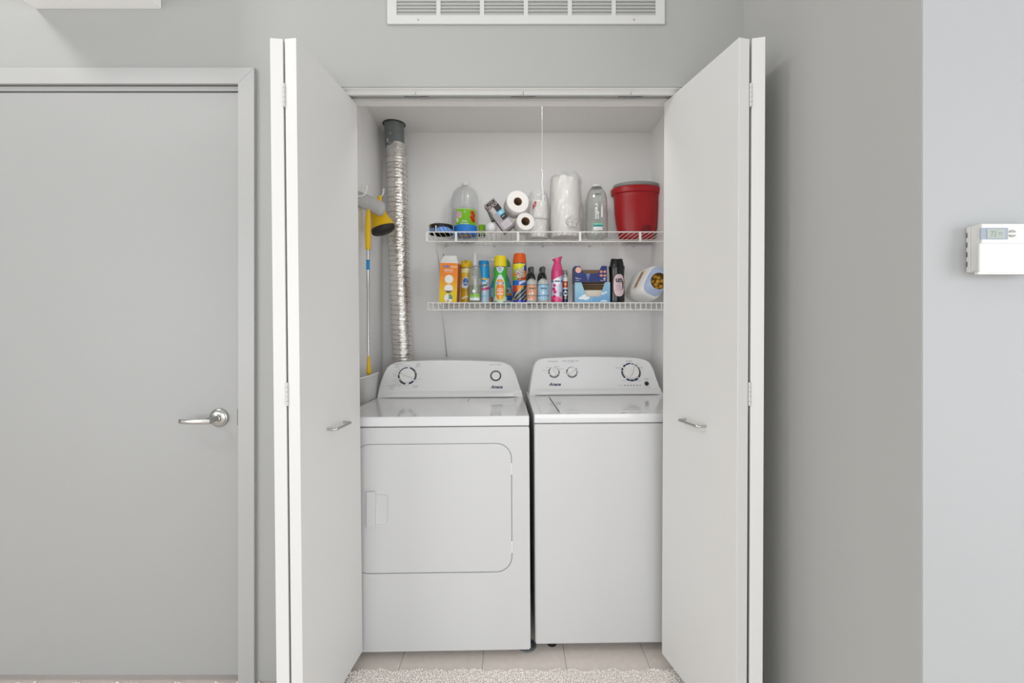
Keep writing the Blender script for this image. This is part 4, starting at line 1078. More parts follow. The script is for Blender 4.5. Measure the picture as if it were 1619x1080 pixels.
# overflow notch: arched recess with its own lip
an = math.asin(min(.95, (gx(1023, 2.44)-o.location.x)/.108))
def potr(z):
    for (ra, za), (rb_, zb_) in zip(prof, prof[1:]):
        if za <= z <= zb_: return ra+(rb_-ra)*(z-za)/max(1e-6, zb_-za)
    return prof[0][0]
def arch(wd, ht, off):
    V = []; Fc = []; n = 20; m_ = 5
    for i in range(n+1):
        t = -1+2*i/n; top_ = ht*(1-abs(t)**2.6)**.5 if abs(t) < 1 else 0
        for j in range(m_+1):
            zz = .040+top_*j/m_; rr = potr(zz)+off; th_ = an+wd*t/.108; V.append((rr*math.sin(th_), -rr*.66*math.cos(th_)-off, zz))
    for i in range(n):
        for j in range(m_): a = i*(m_+1)+j; Fc.append((a, a+m_+1, a+m_+2, a+1))
    return V, Fc
b = MB(); b.add(*arch(.037, .040, .0012)); b.build('notch_lip', M['red'], o, fixn=False, smooth=60)
b = MB(); b.add(*arch(.032, .035, .0022)); b.build('overflow_notch', M['reddark'], o, fixn=False, smooth=60)

# ------------------------------------------------------------------ lower shelf goods
def top_h(py, Y): return gz(py, Y)-ZLs
# duster refill box
Y = 2.34; o = put('duster_box', 'tall orange and yellow duster refill box with white open top', 'box', 708, Y, ZLs, rot=(0, math.radians(2.0), math.radians(-3)))
Wd, Hh = R(28.2, Y), top_h(416, Y)
def c4(u, v):
    t = v/Hh
    for cz_ in (.60, .365, .13):
        if inell(u, v, .002, Hh*cz_, .0225, .0225):
            if cz_ < .2 and u > .004 and v > Hh*.11: return '6f9a80'
            if cz_ < .2 and abs(u) < .004 and v < Hh*.09: return 'c08a6a'
            if cz_ > .6 and u < -.012 and abs(v-Hh*.585) < .003: return 'b08050'
            if .3 < cz_ < .6 and v < Hh*.325: return '4b4a55' if v < Hh*.308 else 'd9b9a5'
            return 'f0eeea'
    return mixc('e8c91a', 'f28a1c', (t-.25)/.45) if t < .7 else 'f0871b'
b = MB(); b.box(-Wd/2, Wd/2, 0, .085, 0, Hh)
b.build('carton', mat('dusky_carton_side', 'b5622a', .5, var=.35, vscale=30), o, bevel=.0005, bseg=1)
sheet('front_print', flat(-.0004), -Wd/2, Wd/2, 0, Hh, 56, 120, c4, M['printm'], o)
b = MB(); tw = Wd*.36; b.add([(-Wd/2, -.0002, Hh), (Wd/2, -.0002, Hh), (tw, .016, Hh+.041), (-tw, .016, Hh+.041), (-Wd/2, .001, Hh), (Wd/2, .001, Hh), (tw, .017, Hh+.041), (-tw, .017, Hh+.041)], [(0,1,2,3),(7,6,5,4),(0,4,5,1),(1,5,6,2),(2,6,7,3),(3,7,4,0)])
b.build('white_flap', M['cardw'], o)
b = MB(); b.add([(-Wd/2, .02, Hh-.005), (-Wd/2, .083, Hh-.005), (-Wd/2-.002, .080, Hh+.062), (-Wd/2+.016, .03, Hh+.035)], [(0, 1, 2, 3)]); b.build('side_flap', mat('grey_card_inside', '8b8580', .8), o, solid=.001)
b = MB(); b.add([(Wd/2, .0, Hh-.002), (Wd/2, .083, Hh-.002), (Wd/2+.010, .080, Hh+.010), (Wd/2-.006, .004, Hh+.028)], [(0, 1, 2, 3)]); b.build('side_flap', M['cream'], o, solid=.001)
write('brand_lettering', [('Swiffer', -.014, Hh*.915, .014, .036, 0, .2, .04)], flat(-.0012), mat('blue_logo_ink', '5b7fc4', .5), o)
write('white_lettering', [('DUSTERS', .026, Hh*.905, .008, .034, 0, 0, .02), ('DUSTS A LOT', .000, Hh*.822, .009, .046, 0, 0, .03), ('TRAP & LOCK DUST', .000, Hh*.775, .005, .046)], flat(-.0012), M['inkw'], o)

def can(label, px, wpx, ytop, Y, cap_frac, colfn, cap_mat, name='spray_can', cap_r=.92, group=None, cap_prof=None, cat='spray can', rot=0):
    o = put(name, label, cat, px, Y, ZLs, group, (0, 0, rot))
    r = R(wpx/2, Y); Ht = top_h(ytop, Y)
    hc = Ht*(1-cap_frac)
    prof = [(r*.93, 0), (r, .003), (r, hc-.006), (r*.93, hc)]
    b = MB(); b.lathe(prof, 36); b.build('can_body', M['nickel'], o, smooth=40)
    sheet('label', cyl(r+.0004), -PI*r, PI*r, .004, hc-.006, 84, 100, lambda u, v: colfn(u/r, v/hc), M['print'], o)
    cp = cap_prof or [(cap_r, 0), (cap_r, .85), (cap_r*.93, 1.0)]
    b = MB(); b.lathe([(r*a, hc+(Ht-hc)*t) for a, t in cp], 36); b.build('cap', cap_mat, o, smooth=40)
    return o, r, hc, Ht

# yellow furniture polish
def c5(u, v):
    if inell(u, v, -.05, .58, .62, .15): return '2c6fc0' if inell(u, v, -.05, .60, .48, .11) else 'e9edf2'
    if inell(u, v, -.3, .5, .7, .06): return 'e9edf2'
    if v > .86: return 'f1e3a6'
    if any(abs(v-k) < .008 for k in (.40, .34, .28, .10)) and abs(u) < .8: return '8f7420'
    if abs(v-.19-.05*u) < .025 and abs(u) < .9: return 'f6ecc4'
    return mixc('dca70e', 'f0cc4a', v)
o, r, hc, Ht = can('yellow furniture polish can with yellow cap, behind the green liquid bottle', 737.5, 18.5, 413, 2.43, .16, c5, M['yellow'], cap_prof=[(1.0, 0), (.97, .6), (.86, .92), (.80, 1.0)])
write('lettering', [('Pledge', -.001, hc*.565, .012, .026, 0, 0, .03)], cyl(r+.0010), M['inkw'], o)
b = MB(); b.prism([(-.004, Ht*.93), (.004, Ht*.93), (.009, Ht+.0005), (-.009, Ht+.0005)], -r*.98, -r*.80); b.build('cap_notch', mat('dark_yellow', 'b08c08', .5), o)

# clear spray bottle w. green liquid
Y = 2.335; o = put('spray_bottle', 'clear bottle half full of green liquid with frosted cap', 'bottle', 751, Y, ZLs)
r = R(10.6, Y); Hb = top_h(420, Y)
prof = [(.86, 0), (.97, .006), (1, .02), (1, Hb*.60), (.985, Hb*.69), (.95, Hb*.77), (.88, Hb*.85), (.77, Hb*.91), (.60, Hb*.965), (.38, Hb)]
b = MB(); b.lathe([(r*a, z) for a, z in prof], 40, sy=.8); b.build('bottle_body', M['clearb'], o, smooth=50)
zl = top_h(451.5, Y)
b = MB(); b.lathe([(r*.83, .003), (r*.94, .01), (r*.955, .02), (r*.955, zl)], 36, sy=.79); b.build('liquid', M['liquid'], o, smooth=40)
b = MB(); hcap = top_h(401, Y); b.lathe([(r*.36, Hb-.001), (r*.37, Hb+.012), (r*.33, Hb+.014), (r*.34, hcap-.006), (r*.26, hcap)], 26); b.build('frosted_cap', M['frost'], o, smooth=40)
b = MB(); b.lathe([(.004, Hb*.1), (.004, Hb+.03)], 8); b.build('dip_tube', M['milky'], o, smooth=40)
em = lambda off: (lambda u, v: ((r+off)*math.sin(u/r), -(r+off)*.8*math.cos(u/r), v))
sheet('label', em(.0006), -r*.78, r*.78, .014, .048, 30, 20, lambda u, v: '86bf3d' if v > .032 else ('e8eef0' if v < .026 else 'b6cfa6'), M['print'], o)
b = MB(); q = [em(.0008)(-.003+.009*math.cos(2*PI*k/20), .062+.009*math.sin(2*PI*k/20)) for k in range(20)]; b.add(q, [tuple(range(20))]); b.build('round_sticker', M['inkw'], o, fixn=False)
write('lettering', [('method', -.002, Hb*.68, .008, .030), ('all-purpose', -.002, Hb*.62, .006, .030)], em(.0012), M['inkw'], o)

# blue spray can
def c6(u, v):
    if v > .66: return '1f97d3'
    if v > .61 and abs(u-.1) < .7: return 'd9b24a'
    if v > .56: return 'cfe0ee' if abs(u) > .4 else '1f97d3'
    if abs(v-.37-.03*u) < .035 and u > -.3: return 'd0447a'
    if inell(u, v, .4, .46, .5, .06): return 'dfe9f2'
    if inell(u, v, .1, .19, .5, .04): return '8ec4e6'
    if v < .04: return '6fb4e0'
    return 'b9cfe6'
o, r, hc, Ht = can('light blue spray can right of the green liquid bottle', 765, 17.5, 413, 2.39, .10, c6, mat('blue_cap', '1785c4', .35), cap_r=.93)
write('lettering', [('Lysol', .006, hc*.47, .020, .036, 8, .2, .05)], cyl(r+.0010), M['inkd'], o)

# trigger bottle behind
Y = 2.455; o = put('trigger_bottle', 'blue trigger spray bottle with white trigger behind the green spray can', 'bottle', 792, Y, ZLs)
r = R(18, Y); Hb = top_h(424, Y)
prof = [(.92, 0), (1, .006), (1, Hb*.36), (.92, Hb*.50), (.66, Hb*.74), (.36, Hb*.95), (.3, Hb)]
prof = [(r*a, z) for a, z in prof]
def rb(z, pf):
    for (ra, za), (rb_, zb_) in zip(pf, pf[1:]):
        if za <= z <= zb_: return ra+(rb_-ra)*(z-za)/max(1e-6, zb_-za)
    return pf[-1][0]
b = MB(); b.lathe(prof, 40, sy=.55); b.build('bottle_body', mat('teal_bottle', '3f8a9a', .3), o, smooth=50)
def c7(u, v):
    if u > .25 and .10 < v < .24: return '2f63b5'
    if u > .2 and .09 < v < .30: return 'e08a3a'
    if inell(u, v, .55, .36, .12, .05): return 'a92c4e'
    if u < -.45 and v < .22: return ('2b63b3' if abs(u+.72) < .07 else 'e6a24a') if v < .20 and u < -.58 else '9fd0e6'
    if abs(u) > .93: return '1d7fb2'
    return 'a7cfe4' if v < .45 else '4fb0cf'
sheet('label', lambda u, v: (u*(rb(v*Hb, prof)+.0008), -.55*(rb(v*Hb, prof)+.0012)*math.sqrt(max(0, 1-u*u*.97)), v*Hb), -.98, .98, .02, .62, 50, 50, c7, M['print'], o)
b = MB(); hz0 = top_h(424, Y); hz1 = top_h(405.5, Y)
b.prism([(-.028, hz0+.012), (-.012, hz0-.002), (.020, hz0-.002), (.030, hz0+.006), (.052, hz0+.008), (.050, hz0+.030), (.036, hz0+.048), (.010, hz0+.056), (-.026, hz0+.056), (-.030, hz0+.040)], -.014, .014); b.build('spray_head', mat('green_head', '2f8f3a', .35), o, bevel=.003)
b = MB(); b.prism([(-.060, hz0+.038), (-.028, hz0+.034), (-.022, hz0+.055), (-.056, hz0+.053)], -.012, .012); b.build('nozzle', M['plasticw'], o, bevel=.003)
b = MB(); b.tube([(-.036, 0, hz0+.036), (-.040, 0, hz0+.018), (-.050, 0, hz0+.004), (-.058, 0, hz0-.006)], [.006, .0055, .005, .003], 10); b.build('trigger', M['plasticw'], o, smooth=60)

# green and yellow bathroom cleaner can
def c8(u, v):
    if inell(u, v, .0, 1.02, .62, .20): return 'd6e4ee'
    if inell(u, v, 0, .31, .76, .235):
        if inell(u, v, .25, .14, .5, .06): return 'edb62a'
        return 'e98a2e' if not any(abs(v-k) < .013 for k in (.38, .33, .26, .23)) or abs(u) > .55 else 'f6dcc0'
    if inell(u, v, 0, .53, .62, .045): return '3b6fc4'
    if inell(u, v, 0, .58, .5, .07): return 'f0963a'
    if inell(u, v, 0, .66, .42, .11): return 'cfe0e6'
    if inell(u, v, 0, .36, .92, .38): return 'cfe3c2'
    if v < .045: return '5aa55a'
    if v < .17: return 'cfdfd9'
    return '3fae3a'
o, r, hc, Ht = can('green bathroom cleaner spray can with bright yellow cap', 791, 20.5, 405.5, 2.335, .225, c8, mat('lemon_cap', 'e6d21c', .35), cap_prof=[(.99, 0), (.98, .6), (.93, .9), (.86, 1.0)])
write('lettering', [('Scrubbing', 0, hc*.555, .007, .034, 0, 0, .04), ('Bubbles', 0, hc*.520, .007, .030, 0, 0, .04), ('BATHROOM', 0, hc*.385, .006, .030), ('GRIME FIGHTER', 0, hc*.335, .006, .040)], cyl(r+.0012), M['inkw'], o)
write('small_lettering', [('NEW', 0, hc*.93, .006, .018, 0, 0, .03), ('LOOK', 0, hc*.88, .006, .018, 0, 0, .03)], cyl(r+.0012), M['navy'], o)

# carpet cleaner can, orange cap
def c9(u, v):
    if v < .07: return '3033b4'
    if v < .44:
        e = .10+.40*max(0, (u+1.0)/2.0)**.8
        if abs(v-e) < .018: return 'f2c21a'
        if v > e: return 'c63a30' if (u < -.35 and v > .28) else ('1b3f9e' if v < .3 else 'e0851f')
        s_ = math.sin(u*9-v*60)
        return '8fa0ac' if s_ > .55 and v < .38 else ('3f4a56' if s_ > -.1 else '191a1e')
    if v < .56: return '1d62b8' if u < -.05 else ('b9cbe4' if abs(v-.49-.08*u) < .035 else '2a4fa8')
    if v < .66: return '79b23a' if u < -.35 else ('b0501c' if v < .62+.1*u else 'e07a1c')
    if v > .93 and abs(u) < .9: return 'f2df1c'
    if u < -.45 and v > .68: return 'e6cf20' if v > .84 else ('e8962a' if v < .76 else 'b9cf2a')
    if inell(u, v, -.05, .88, .75, .09): return 'd7dc22'
    if u > .55: return '2a3d94' if v > .9-.1*u else 'e8821e'
    return 'e88a20'
o, r, hc, Ht = can('multicoloured carpet cleaner can with orange cap', 821.5, 21.5, 401, 2.335, .20, c9, M['orange'], cap_prof=[(1.0, 0), (.97, .3), (.88, .82), (.80, .95), (.6, 1.0)])
write('lettering_shadow', [('SHOUT', .0005, hc*.795, .030, .060, 14, .1, .09), ('AUTO', .006, hc*.675, .029, .050, 12, .1, .09)], cyl(r+.0009), M['inkd'], o)
write('lettering', [('SHOUT', .0005, hc*.797, .025, .055, 14, .1, .015), ('AUTO', .006, hc*.677, .024, .046, 12, .1, .015)], cyl(r+.0014), M['inkw'], o)

# small-label hand spray bottles with black triggers
def meyer(label, px, Y, base, dots, smoke=False, name='hand_spray_bottle'):
    o = put(name, label, 'bottle', px, Y, ZLs, None)
    r = R(8.6, Y); Hb = top_h(441.5, Y)
    if smoke: r = R(7.6, Y); Hb = top_h(430, Y)
    prof = [(r*.9, 0), (r, .003), (r, Hb*.78), (r*.93, Hb*.87), (r*.75, Hb*.95), (r*.42, Hb), (r*.40, Hb+.006)]
    b = MB(); b.lathe(prof, 32); b.build('bottle_body', M['smoke'] if smoke else mat('frosted_bottle', 'bfc3bd', .3), o, smooth=50)
    if not smoke:
        def cm(u, v):
            t = v/Hb
            if t > .735: return dots[1]
            if abs(t-.60) < .04 and abs(u) < .019: return dots[1] if int((u+.1)*500) % 2 else base
            if any(inell(u, v, a, c*Hb, .005, .005) for a, c in dots[2]): return 'f4f1ec'
            if abs(t-.30) < .012: return dots[1]
            if abs(math.sin(u*330))*abs(math.sin(v*260)) > .93: return dots[0]
            return base
        sheet('label', cyl(r+.0005), -PI*r*.95, PI*r*.95, Hb*.12, Hb*.77, 60, 40, cm, M['print'], o)
        write('lettering', [('MRS. MEYER\'S', .001, Hb*.60, .006, .030, 0, 0, .02)], cyl(r+.0010), M['inkd'], o)
    z0 = Hb+.002; zt_ = top_h(422.5, Y)
    if smoke:
        b = MB(); b.lathe([(r*.62, z0), (r*.60, z0+(zt_-z0)*.5), (r*.5, zt_-.003), (r*.3, zt_)], 22); b.build('pump_top', M['greyring'], o, smooth=40)
        return o
    b = MB(); b.lathe([(r*.50, z0), (r*.50, z0+.014), (r*.34, z0+.018), (r*.30, z0+.030)], 22); b.build('collar', M['dark'], o, smooth=40)
    b = MB(); b.prism([(-.010, z0+.026), (.009, z0+.026), (.011, zt_-.008), (.005, zt_), (-.007, zt_), (-.012, zt_-.008)], -.030, .016); b.build('spray_head', M['dark'], o, bevel=.003)
    b = MB(); b.tube([(.003, -.024, z0+.030), (.005, -.028, z0+.016), (.007, -.032, z0+.002)], [.0045, .004, .0035], 8); b.build('trigger', M['dark'], o, smooth=60)
    return o
meyer('small hand spray bottle with peach orange label', 840.5, 2.335, 'e2a184', ('c9815f', '7f8f7a', [(-.012, .38), (.004, .40), (-.018, .14), (-.004, .13)]))
meyer('small hand spray bottle with pale blue label', 858.5, 2.335, 'a3cbe4', ('4b84b0', '4c7ba6', [(.000, .42)]))
meyer('smoky dark spray bottle behind the peach labelled bottle', 839, 2.44, '', None, True)
meyer('smoky dark spray bottle behind the pale blue labelled bottle', 857, 2.44, '', None, True)

# pink air freshener can
def c10(u, v):
    if v > .78+.08*u: return 'd4467c'
    if inell(u, v, -.05, .67, .68, .11): return 'f2f1f6' if not inell(u, v, -.05, .67, .58, .03) else 'aab3c4'
    if abs(v-.67) < .025: return '2c3f86'
    for (a, c, ra, rc) in ((-.55, .54, .3, .05), (-.7, .42, .35, .06), (-.45, .33, .35, .06), (-.6, .18, .4, .07), (-.75, .06, .4, .07)):
        if inell(u, v, a, c, ra, rc): return 'c2185f' if inell(u, v, a, c, ra*.6, rc*.6) else 'dc4a86'
    if u > .35 and .20 < v < .34: return '8f93a0'
    if v < .20: return 'e64f86' if v < .15-.1*u+.03 else 'e99bb4'
    return mixc('e3ddea', 'b3bfe0', abs(u+.1)*1.0)
Yp = 2.345; o = put('air_freshener_can', 'pink air freshener can with flared nozzle', 'spray can', 880.5, Yp, ZLs+.003)
r = R(8.9, Yp); zs = top_h(430, Yp)
b = MB(); b.lathe([(r*.93, 0), (r, .003), (r, zs-.003), (r*.97, zs)], 36); b.build('can_body', M['nickel'], o, smooth=40)
sheet('label', cyl(r+.0004), -PI*r, PI*r, .004, zs-.001, 84, 90, lambda u, v: c10(u/r, v/zs), M['print'], o)
Htp = top_h(408, Yp)
b = MB(); vs_ = []; fs_ = []; n = 32
rows = [(1.02, 1.02, 0, zs), (.97, .97, .0, zs+.012), (.80, .82, 0, zs+.028), (.66, .72, .001, zs+.042), (.62, .68, .002, zs+.050), (.74, .70, .001, zs+.060), (.92, .72, .0, zs+.068), (.94, .72, .0, zs+.070), (.6, .5, 0, zs+.0705)]
for (a_, c_, dx_, z) in rows:
    up_t = max(0, (z-zs-.045)/.025)
    for k in range(n):
        a = 2*PI*k/n; x = r*a_*math.cos(a); vs_.append((x+dx_+.001, r*c_*math.sin(a), z-.0+up_t*x*.30))
for i in range(len(rows)-1):
    for k in range(n): a, b2 = i*n+k, i*n+(k+1) % n; fs_.append((a, b2, b2+n, a+n))
fs_ += [tuple(range(n)), tuple(range((len(rows)-1)*n, len(rows)*n))]
b.add(vs_, fs_); b.build('nozzle_cap', M['pink'], o, smooth=60)
write('lettering', [('febreze', -.001, zs*.67, .007, .026, 0, 0, .03)], cyl(r+.0010), M['navy'], o)
b = MB(); b.tube([(.016, 0, zs+.062), (.021, 0, zs+.045), (.023, 0, zs+.030)], .0007, 5); b.build('trigger_wire', M['greyp'], o)

# small travel spray can
def c11(u, v):
    if v > .86: return 'b9b7b2'
    if v > .74: return 'efede8'
    if v > .53: return 'c24d20' if not inell(u, v, 0, .64, .4, .05) else 'f0d0b8'
    if v > .47: return 'd8d8d6'
    if inell(u, v, 0, .33, .8, .10): return 'e7e9ee' if not inell(u, v, .1, .33, .5, .03) else '6c7c98'
    if v < .25 and inell(u, v, 0, .18, .5, .03): return 'c9b46a'
    return '1d3566'
Y = 2.375
o, r, hc, Ht = can('slim travel-size spray can with red and navy label', 893.5, 8.6, 427.5, Y, .10, c11, M['greyp'], cap_r=.8)
write('lettering', [('OFF', 0, hc*.33, .010, .016, 0, 0, .04)], cyl(r+.0010), M['navy'], o)

# white board under the tissue cartons
o = thing('white_board', 'thin white strip of board lying under the cartons on the lower shelf', 'board', (gx(915, 2.39), 2.39, ZLs+.0006))
bw0, bw1 = gx(866, 2.30)-o.location.x, gx(967, 2.30)-o.location.x
b = MB(); b.box(bw0, bw1, -.100, .10, 0, .0032); b.build('board_panel', M['cardw'], o, bevel=.0006)

# sky-blue carton below, navy carton on it
ZB = ZLs+.0040
Y = 2.31; x0c, x1c = gx(909, Y), gx(964.5, Y); hS = gz(446.5, Y)-ZB
o = thing('tissue_carton', 'sky blue carton printed with clouds, under the navy carton', 'box', ((x0c+x1c)/2, Y, ZB+.0006), (0, 0, math.radians(-1.5)))
wS = x1c-x0c; hwS = wS/2
kx = lambda px: gx(px, Y)-(x0c+x1c)/2
cut = [(kx(919), hS+.001), (kx(928.5), .026), (kx(926), 0.006), (kx(949), .006), (kx(948), .026), (kx(956.5), hS+.001)]
outline = [(-hwS, 0), (hwS, 0), (hwS, hS), (kx(956.5), hS), (kx(948.5), .030), (kx(927.5), .030), (kx(919), hS), (-hwS, hS)]
def cloud(u, v):
    for (a, c, ra) in ((-.045, .030, .013), (-.032, .033, .014), (-.050, .024, .012), (-.062, .022, .009), (-.036, .022, .014), (-.028, .024, .012)):
        if inell(u, v, a, c, ra, ra*.7): return 'e6ebf0'
    for (a, c, ra) in ((.052, .045, .012), (.064, .049, .010), (.070, .053, .008), (.058, .008, .010), (.070, .006, .009), (.048, .006, .008)):
        if inell(u, v, a, c, ra, ra*.5): return 'c9dcec'
    return None
def c12(u, v):
    return cloud(u, v) or mixc('6fa3cf', '9cc8dc', v/hS + (.25 if u < 0 else -.1))
# front as printed strips either side of the cut-out
def strip(poly_l, poly_r, v0, v1, nu, nv):
    vs_ = []; fs_ = []; cs = []
    for j in range(nv+1):
        v = v0+(v1-v0)*j/nv; a, c = poly_l(v), poly_r(v)
        for i in range(nu+1): vs_.append((a+(c-a)*i/nu, -.0004, v))
    for j in range(nv):
        for i in range(nu):
            q_ = j*(nu+1)+i; fs_.append((q_, q_+1, q_+nu+2, q_+nu+1)); m4 = [vs_[t] for t in fs_[-1]]
            cs.append((sum(p[0] for p in m4)/4, sum(p[2] for p in m4)/4))
    return vs_, fs_, cs
lerp = lambda a, b, t: a+(b-a)*t
b = MB()
for sl_, sr_, v0, v1 in ((lambda v: -hwS, lambda v: lerp(kx(927.5), kx(919), (v-.03)/(hS-.03)), .03, hS),
                         (lambda v: lerp(kx(948.5), kx(956.5), (v-.03)/(hS-.03)), lambda v: hwS, .03, hS),
                         (lambda v: -hwS, lambda v: hwS, 0, .03)):
    vs_, fs_, cs = strip(sl_, sr_, v0, v1, 36, 24); b.add(vs_, fs_, [lin(c12(*c)) for c in cs])
b.build('front_print', M['printm'], o, fixn=False)
plate_obj('front_panel', [outline], .001, M['card'], o)
b = MB(); dS = .115; b.box(-hwS, -hwS+.0012, .001, dS, 0, hS); b.build('side_panel', mat('slate_blue_card', '7c8ea6', .6), o)
b = MB(); b.box(hwS-.0012, hwS, .001, dS, 0, hS); b.box(-hwS, hwS, dS-.0012, dS, 0, hS); b.box(-hwS, hwS, .001, dS, 0, .0012); b.build('carton_walls', M['card'], o)
b = MB(); b.box(-hwS+.004, hwS-.004, .010, dS*.55, .0015, gz(459, Y+.012)-ZB); b.build('stacked_sheets', M['cream'], o, bevel=.002)
Y2 = 2.305; x0n, x1n = gx(908.5, Y2), gx(959.5, Y2); hN = gz(420.5, Y2)-ZB-hS-.002
o = thing('tissue_carton', 'navy blue open carton stacked on the sky blue carton', 'box', ((x0n+x1n)/2, Y2, ZB+hS+.0018), (0, 0, math.radians(-1.5)))
hwN = (x1n-x0n)/2; kn = lambda px: gx(px, Y2)-(x0n+x1n)/2
vN = .050
def c13(u, v):
    if inell(u, v, kn(914.5), hN*.75, .0155, .0155): return 'e9b09a'
    for (a, c) in ((950.3, .64), (956, .64), (950.5, .40), (956, .39)):
        if inell(u, v, kn(a), hN*c, .0075, .0065): return 'd98f78'
    w_ = (1-(v/vN))*-.0+v/vN*.012
    if v < vN and abs(u-kn(929.8)) < w_: return mixc('3d4a8c', '8890b8', v/vN)
    return '1c2c6e'
cutv = lambda v: 0
b = MB(); zc_ = gz(432.5, Y2)-ZB-hS-.002
for sl_, sr_, v0, v1 in ((lambda v: -hwN, lambda v: lerp(kn(924), kn(917), (v-zc_)/(hN-zc_)), zc_, hN),
                         (lambda v: lerp(kn(945), kn(951), (v-zc_)/(hN-zc_)), lambda v: hwN, zc_, hN),
                         (lambda v: -hwN, lambda v: hwN, 0, zc_)):
    vs_, fs_, cs = strip(sl_, sr_, v0, v1, 44, 26); b.add(vs_, fs_, [lin(c13(*c)) for c in cs])
b.build('front_print', M['printm'], o, fixn=False)
plate_obj('front_panel', [[(-hwN, 0), (hwN, 0), (hwN, hN), (kn(951), hN), (kn(945), zc_), (kn(924), zc_), (kn(917), hN), (-hwN, hN)]], .001, M['card'], o)
b = MB(); b.box(-hwN, -hwN+.0012, .001, dS, 0, hN); b.build('side_panel', mat('dark_slate_card', '55586a', .6), o)
b = MB(); b.box(hwN-.0012, hwN, .001, dS, 0, hN); b.box(-hwN, hwN, dS-.0012, dS, 0, hN*.93); b.box(-hwN, hwN, .001, dS, 0, .0012); b.build('carton_walls', M['card'], o)
write('lettering', [('45', kn(955.5), hN*.20, .009, .012, 0, 0, .03), ('TISSUES', kn(953), hN*.09, .004, .028), ('Extra', kn(912), hN*.25, .005, .012), ('Large Sheets', kn(915), hN*.20, .005, .024), ('unscented', kn(913), hN*.10, .004, .018)], flat(-.0012), M['inkw'], o)

# black scent booster bottle
Y = 2.33; o = put('scent_booster_bottle', 'black contoured bottle with tall pale pink oval label', 'bottle', 975, Y, ZLs)
Hb = top_h(410.5, Y); rp = [(11.4, 480), (12.3, 477), (12.6, 465), (11.8, 452), (11.4, 440), (12.0, 430), (12.6, 424), (12.3, 421), (11.2, 420.3)]
prof = [(R(a, Y), max(0, gz(y, Y)-ZLs)) for a, y in rp]
b = MB(); b.lathe(prof, 44, sy=.72); b.build('bottle_body', mat('black_gloss', '151517', .18), o, smooth=50)
b = MB(); vs_ = []; fs_ = []; n = 36; z_b = prof[-1][1]
for (a_, z) in ((10.7, z_b-.001), (10.8, z_b+.006), (10.3, z_b+.016), (9.3, z_b+.027), (8.9, z_b+.0335), (5.5, z_b+.030), (1, z_b+.028)):
    for k in range(n):
        a = 2*PI*k/n; x = R(a_, Y)*math.cos(a); dz = (.0032*(abs(math.cos(a))-.4) if z > z_b+.025 and a_ > 6 else 0)
        vs_.append((x, .72*R(a_, Y)*math.sin(a), z+dz))
for i in range(6):
    for k in range(n): a, b2 = i*n+k, i*n+(k+1) % n; fs_.append((a, b2, b2+n, a+n))
b.add(vs_, fs_); b.build('screw_cap', mat('black_cap', '0f0f11', .25), o, smooth=60)
lbx, lbz = R(1.8, Y), gz(452, Y)-ZLs
def bm_(off):
    def f(u, v):
        rr = rb(v, prof)+off; x = max(-rr*.995, min(rr*.995, u)); return (x, -.72*math.sqrt(max(0, rr*rr-x*x))-off*.5, v)
    return f
gf = bm_(.0006); vs_ = [gf(lbx, lbz)]; fs_ = []
for rr in (.5, 1.0):
    for k in range(36):
        a = 2*PI*k/36; e = .75
        vs_.append(gf(lbx+.0285*rr*math.copysign(abs(math.cos(a))**e, math.cos(a)), lbz+.058*rr*math.copysign(abs(math.sin(a))**e, math.sin(a))))
for k in range(36): b2 = (k+1) % 36; fs_ += [(0, 1+k, 1+b2), (1+k, 37+k, 37+b2, 1+b2)]
b = MB(); b.add(vs_, fs_); b.build('oval_label', mat('rose_label', 'd8bfc4', .4), o, fixn=False, smooth=60)
for sc_r in (1.10, 1.18):
    b = MB(); b.tube([bm_(.0008)(lbx+.029*sc_r*math.cos(2*PI*k/48), lbz+.060*sc_r*math.sin(2*PI*k/48)) for k in range(49)], .0005, 4); b.build('label_outline', M['greyring'], o, smooth=60)
write('lettering', [('un', lbx, lbz+.026, .020, .035, 0, 0, .03), ('stopables', lbx, lbz+.013, .004, .030)], bm_(.0016), M['inkd'], o)
write('small_lettering', [('FRESH', lbx-.004, lbz-.002, .006, .022), ('in-wash scent', lbx, lbz-.013, .005, .034), ('booster beads', lbx, lbz-.022, .005, .034)], bm_(.0016), M['ink'], o)

# white tub of pods lying on its side, mouth toward the room
Y = 2.335
o = thing('detergent_tub', 'white tub with pale blue collar tipped toward the room showing amber pods', 'tub', (gx(1018, Y), Y, ZLs+.0006))
tx0, _, tz0 = o.location
cc = [  # (pixel outline centre x, y, half width, half height, rotation, depth) from the bottom end to the mouth
    ]
rot_ = math.radians(-27)
def ovring(cx_px, cy_px, ax_, az_, y, rotr, n=44, e=.72):
    out = []
    cx_, cz_ = gx(cx_px, Y)-tx0, gz(cy_px, Y)-tz0
    for k in range(n):
        a = 2*PI*k/n; X_ = ax_*math.copysign(abs(math.cos(a))**e, math.cos(a)); Z_ = az_*math.copysign(abs(math.sin(a))**e, math.sin(a))
        out.append((cx_+X_*math.cos(rotr)-Z_*math.sin(rotr), y, cz_+X_*math.sin(rotr)+Z_*math.cos(rotr)))
    return out
def rings(rs, cap0=True, cap1=True):
    n = len(rs[0]); V = [p for r_ in rs for p in r_]; Fc = []
    for i in range(len(rs)-1):
        for k in range(n): a, b2 = i*n+k, i*n+(k+1) % n; Fc.append((a, b2, b2+n, a+n))
    if cap0: Fc.append(tuple(range(n)))
    if cap1: Fc.append(tuple(range((len(rs)-1)*n, len(rs)*n)))
    return V, Fc
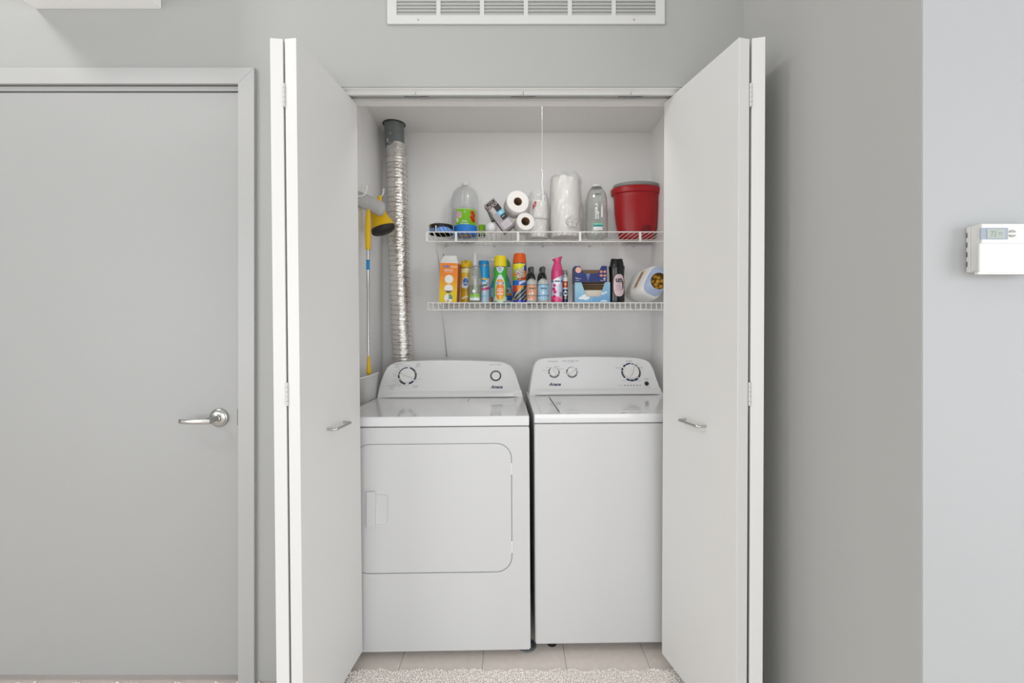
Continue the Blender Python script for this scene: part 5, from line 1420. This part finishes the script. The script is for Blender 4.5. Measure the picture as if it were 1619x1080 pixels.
tubr = [(1019, 452.0, .045, .066, .135, .6), (1019, 452.0, .055, .080, .12, .52), (1022, 451.0, .059, .085, .03, .50), (1030, 448.5, .059, .085, -.022, .50), (1032, 447.6, .056, .081, -.036, .54), (1033, 447.0, .052, .076, -.043, .6)]
b = MB(); b.add(*rings([ovring(x, y, a, c, d, rot_, e=e) for x, y, a, c, d, e in tubr])); b.build('tub_body', mat('white_tub', 'e6e4e1', .3), o, smooth=60)
b = MB(); b.add(*rings([ovring(1033.3, 446.7, .0525, .0745, -.042, rot_, e=.6), ovring(1034, 446.5, .050, .070, -.052, rot_, e=.66), ovring(1035, 446.5, .0465, .052, -.064, rot_, e=.85), ovring(1035, 446.5, .0445, .0445, -.070, 0, e=1), ovring(1035, 446.5, .0425, .0425, -.070, 0, e=1)], False, False)); b.build('blue_collar', M['pblue'], o, smooth=60)
def tubside(u, v):
    """u across the left flank (toward the room), v along it, both -1..1"""
    t = (u+1)/2; A_, B_ = tubr[2], tubr[3]; q_ = [A_[k]+(B_[k]-A_[k])*t for k in range(6)]
    X_ = -q_[2]*(1.012-.06*v*v); Z_ = q_[3]*v
    return (gx(q_[0], Y)-tx0+X_*math.cos(rot_)-Z_*math.sin(rot_), q_[4], gz(q_[1], Y)-tz0+X_*math.sin(rot_)+Z_*math.cos(rot_))
b = MB(); b.add(*rings([ovring(1035, 446.5, .0425, .0425, -.0695, 0, e=1), ovring(1035, 446.5, .042, .042, -.047, 0, e=1)], False, True)); b.build('mouth_inside', M['brown'], o, smooth=60)
for i, (px, py) in enumerate(((1032, 452), (1026, 447), (1036, 441), (1030, 439), (1040, 455), (1035, 447), (1025, 455), (1042, 446), (1033, 458))):
    b = MB(); b.sphere((gx(px, Y)-tx0, -.052, gz(py, Y)-tz0), .013, 12, 8, sy=.6, sz=.85); b.build('pod', M['pods'], o, smooth=60)
b = MB(); vs_ = []; fs_ = []
for i in range(13):
    for jj in (-.35, .55): vs_.append(tubside(jj, -.62+1.2*i/12))
for i in range(12): fs_.append((2*i, 2*i+1, 2*i+3, 2*i+2))
b.add(vs_, fs_); b.build('side_badge', mat('badge_orange', 'd9b58e', .5), o, fixn=False, smooth=60)
vs_, fs_ = glyphs('OXI CLEAN', .5, 1.0, 0, .03)
b = MB(); q_ = []
for (a, c) in vs_:
    p = Vector(tubside(.10-c, -.02+a)); p.x -= .0012; q_.append(p)
b.add(q_, fs_); b.build('badge_lettering', M['navy'], o, fixn=False)
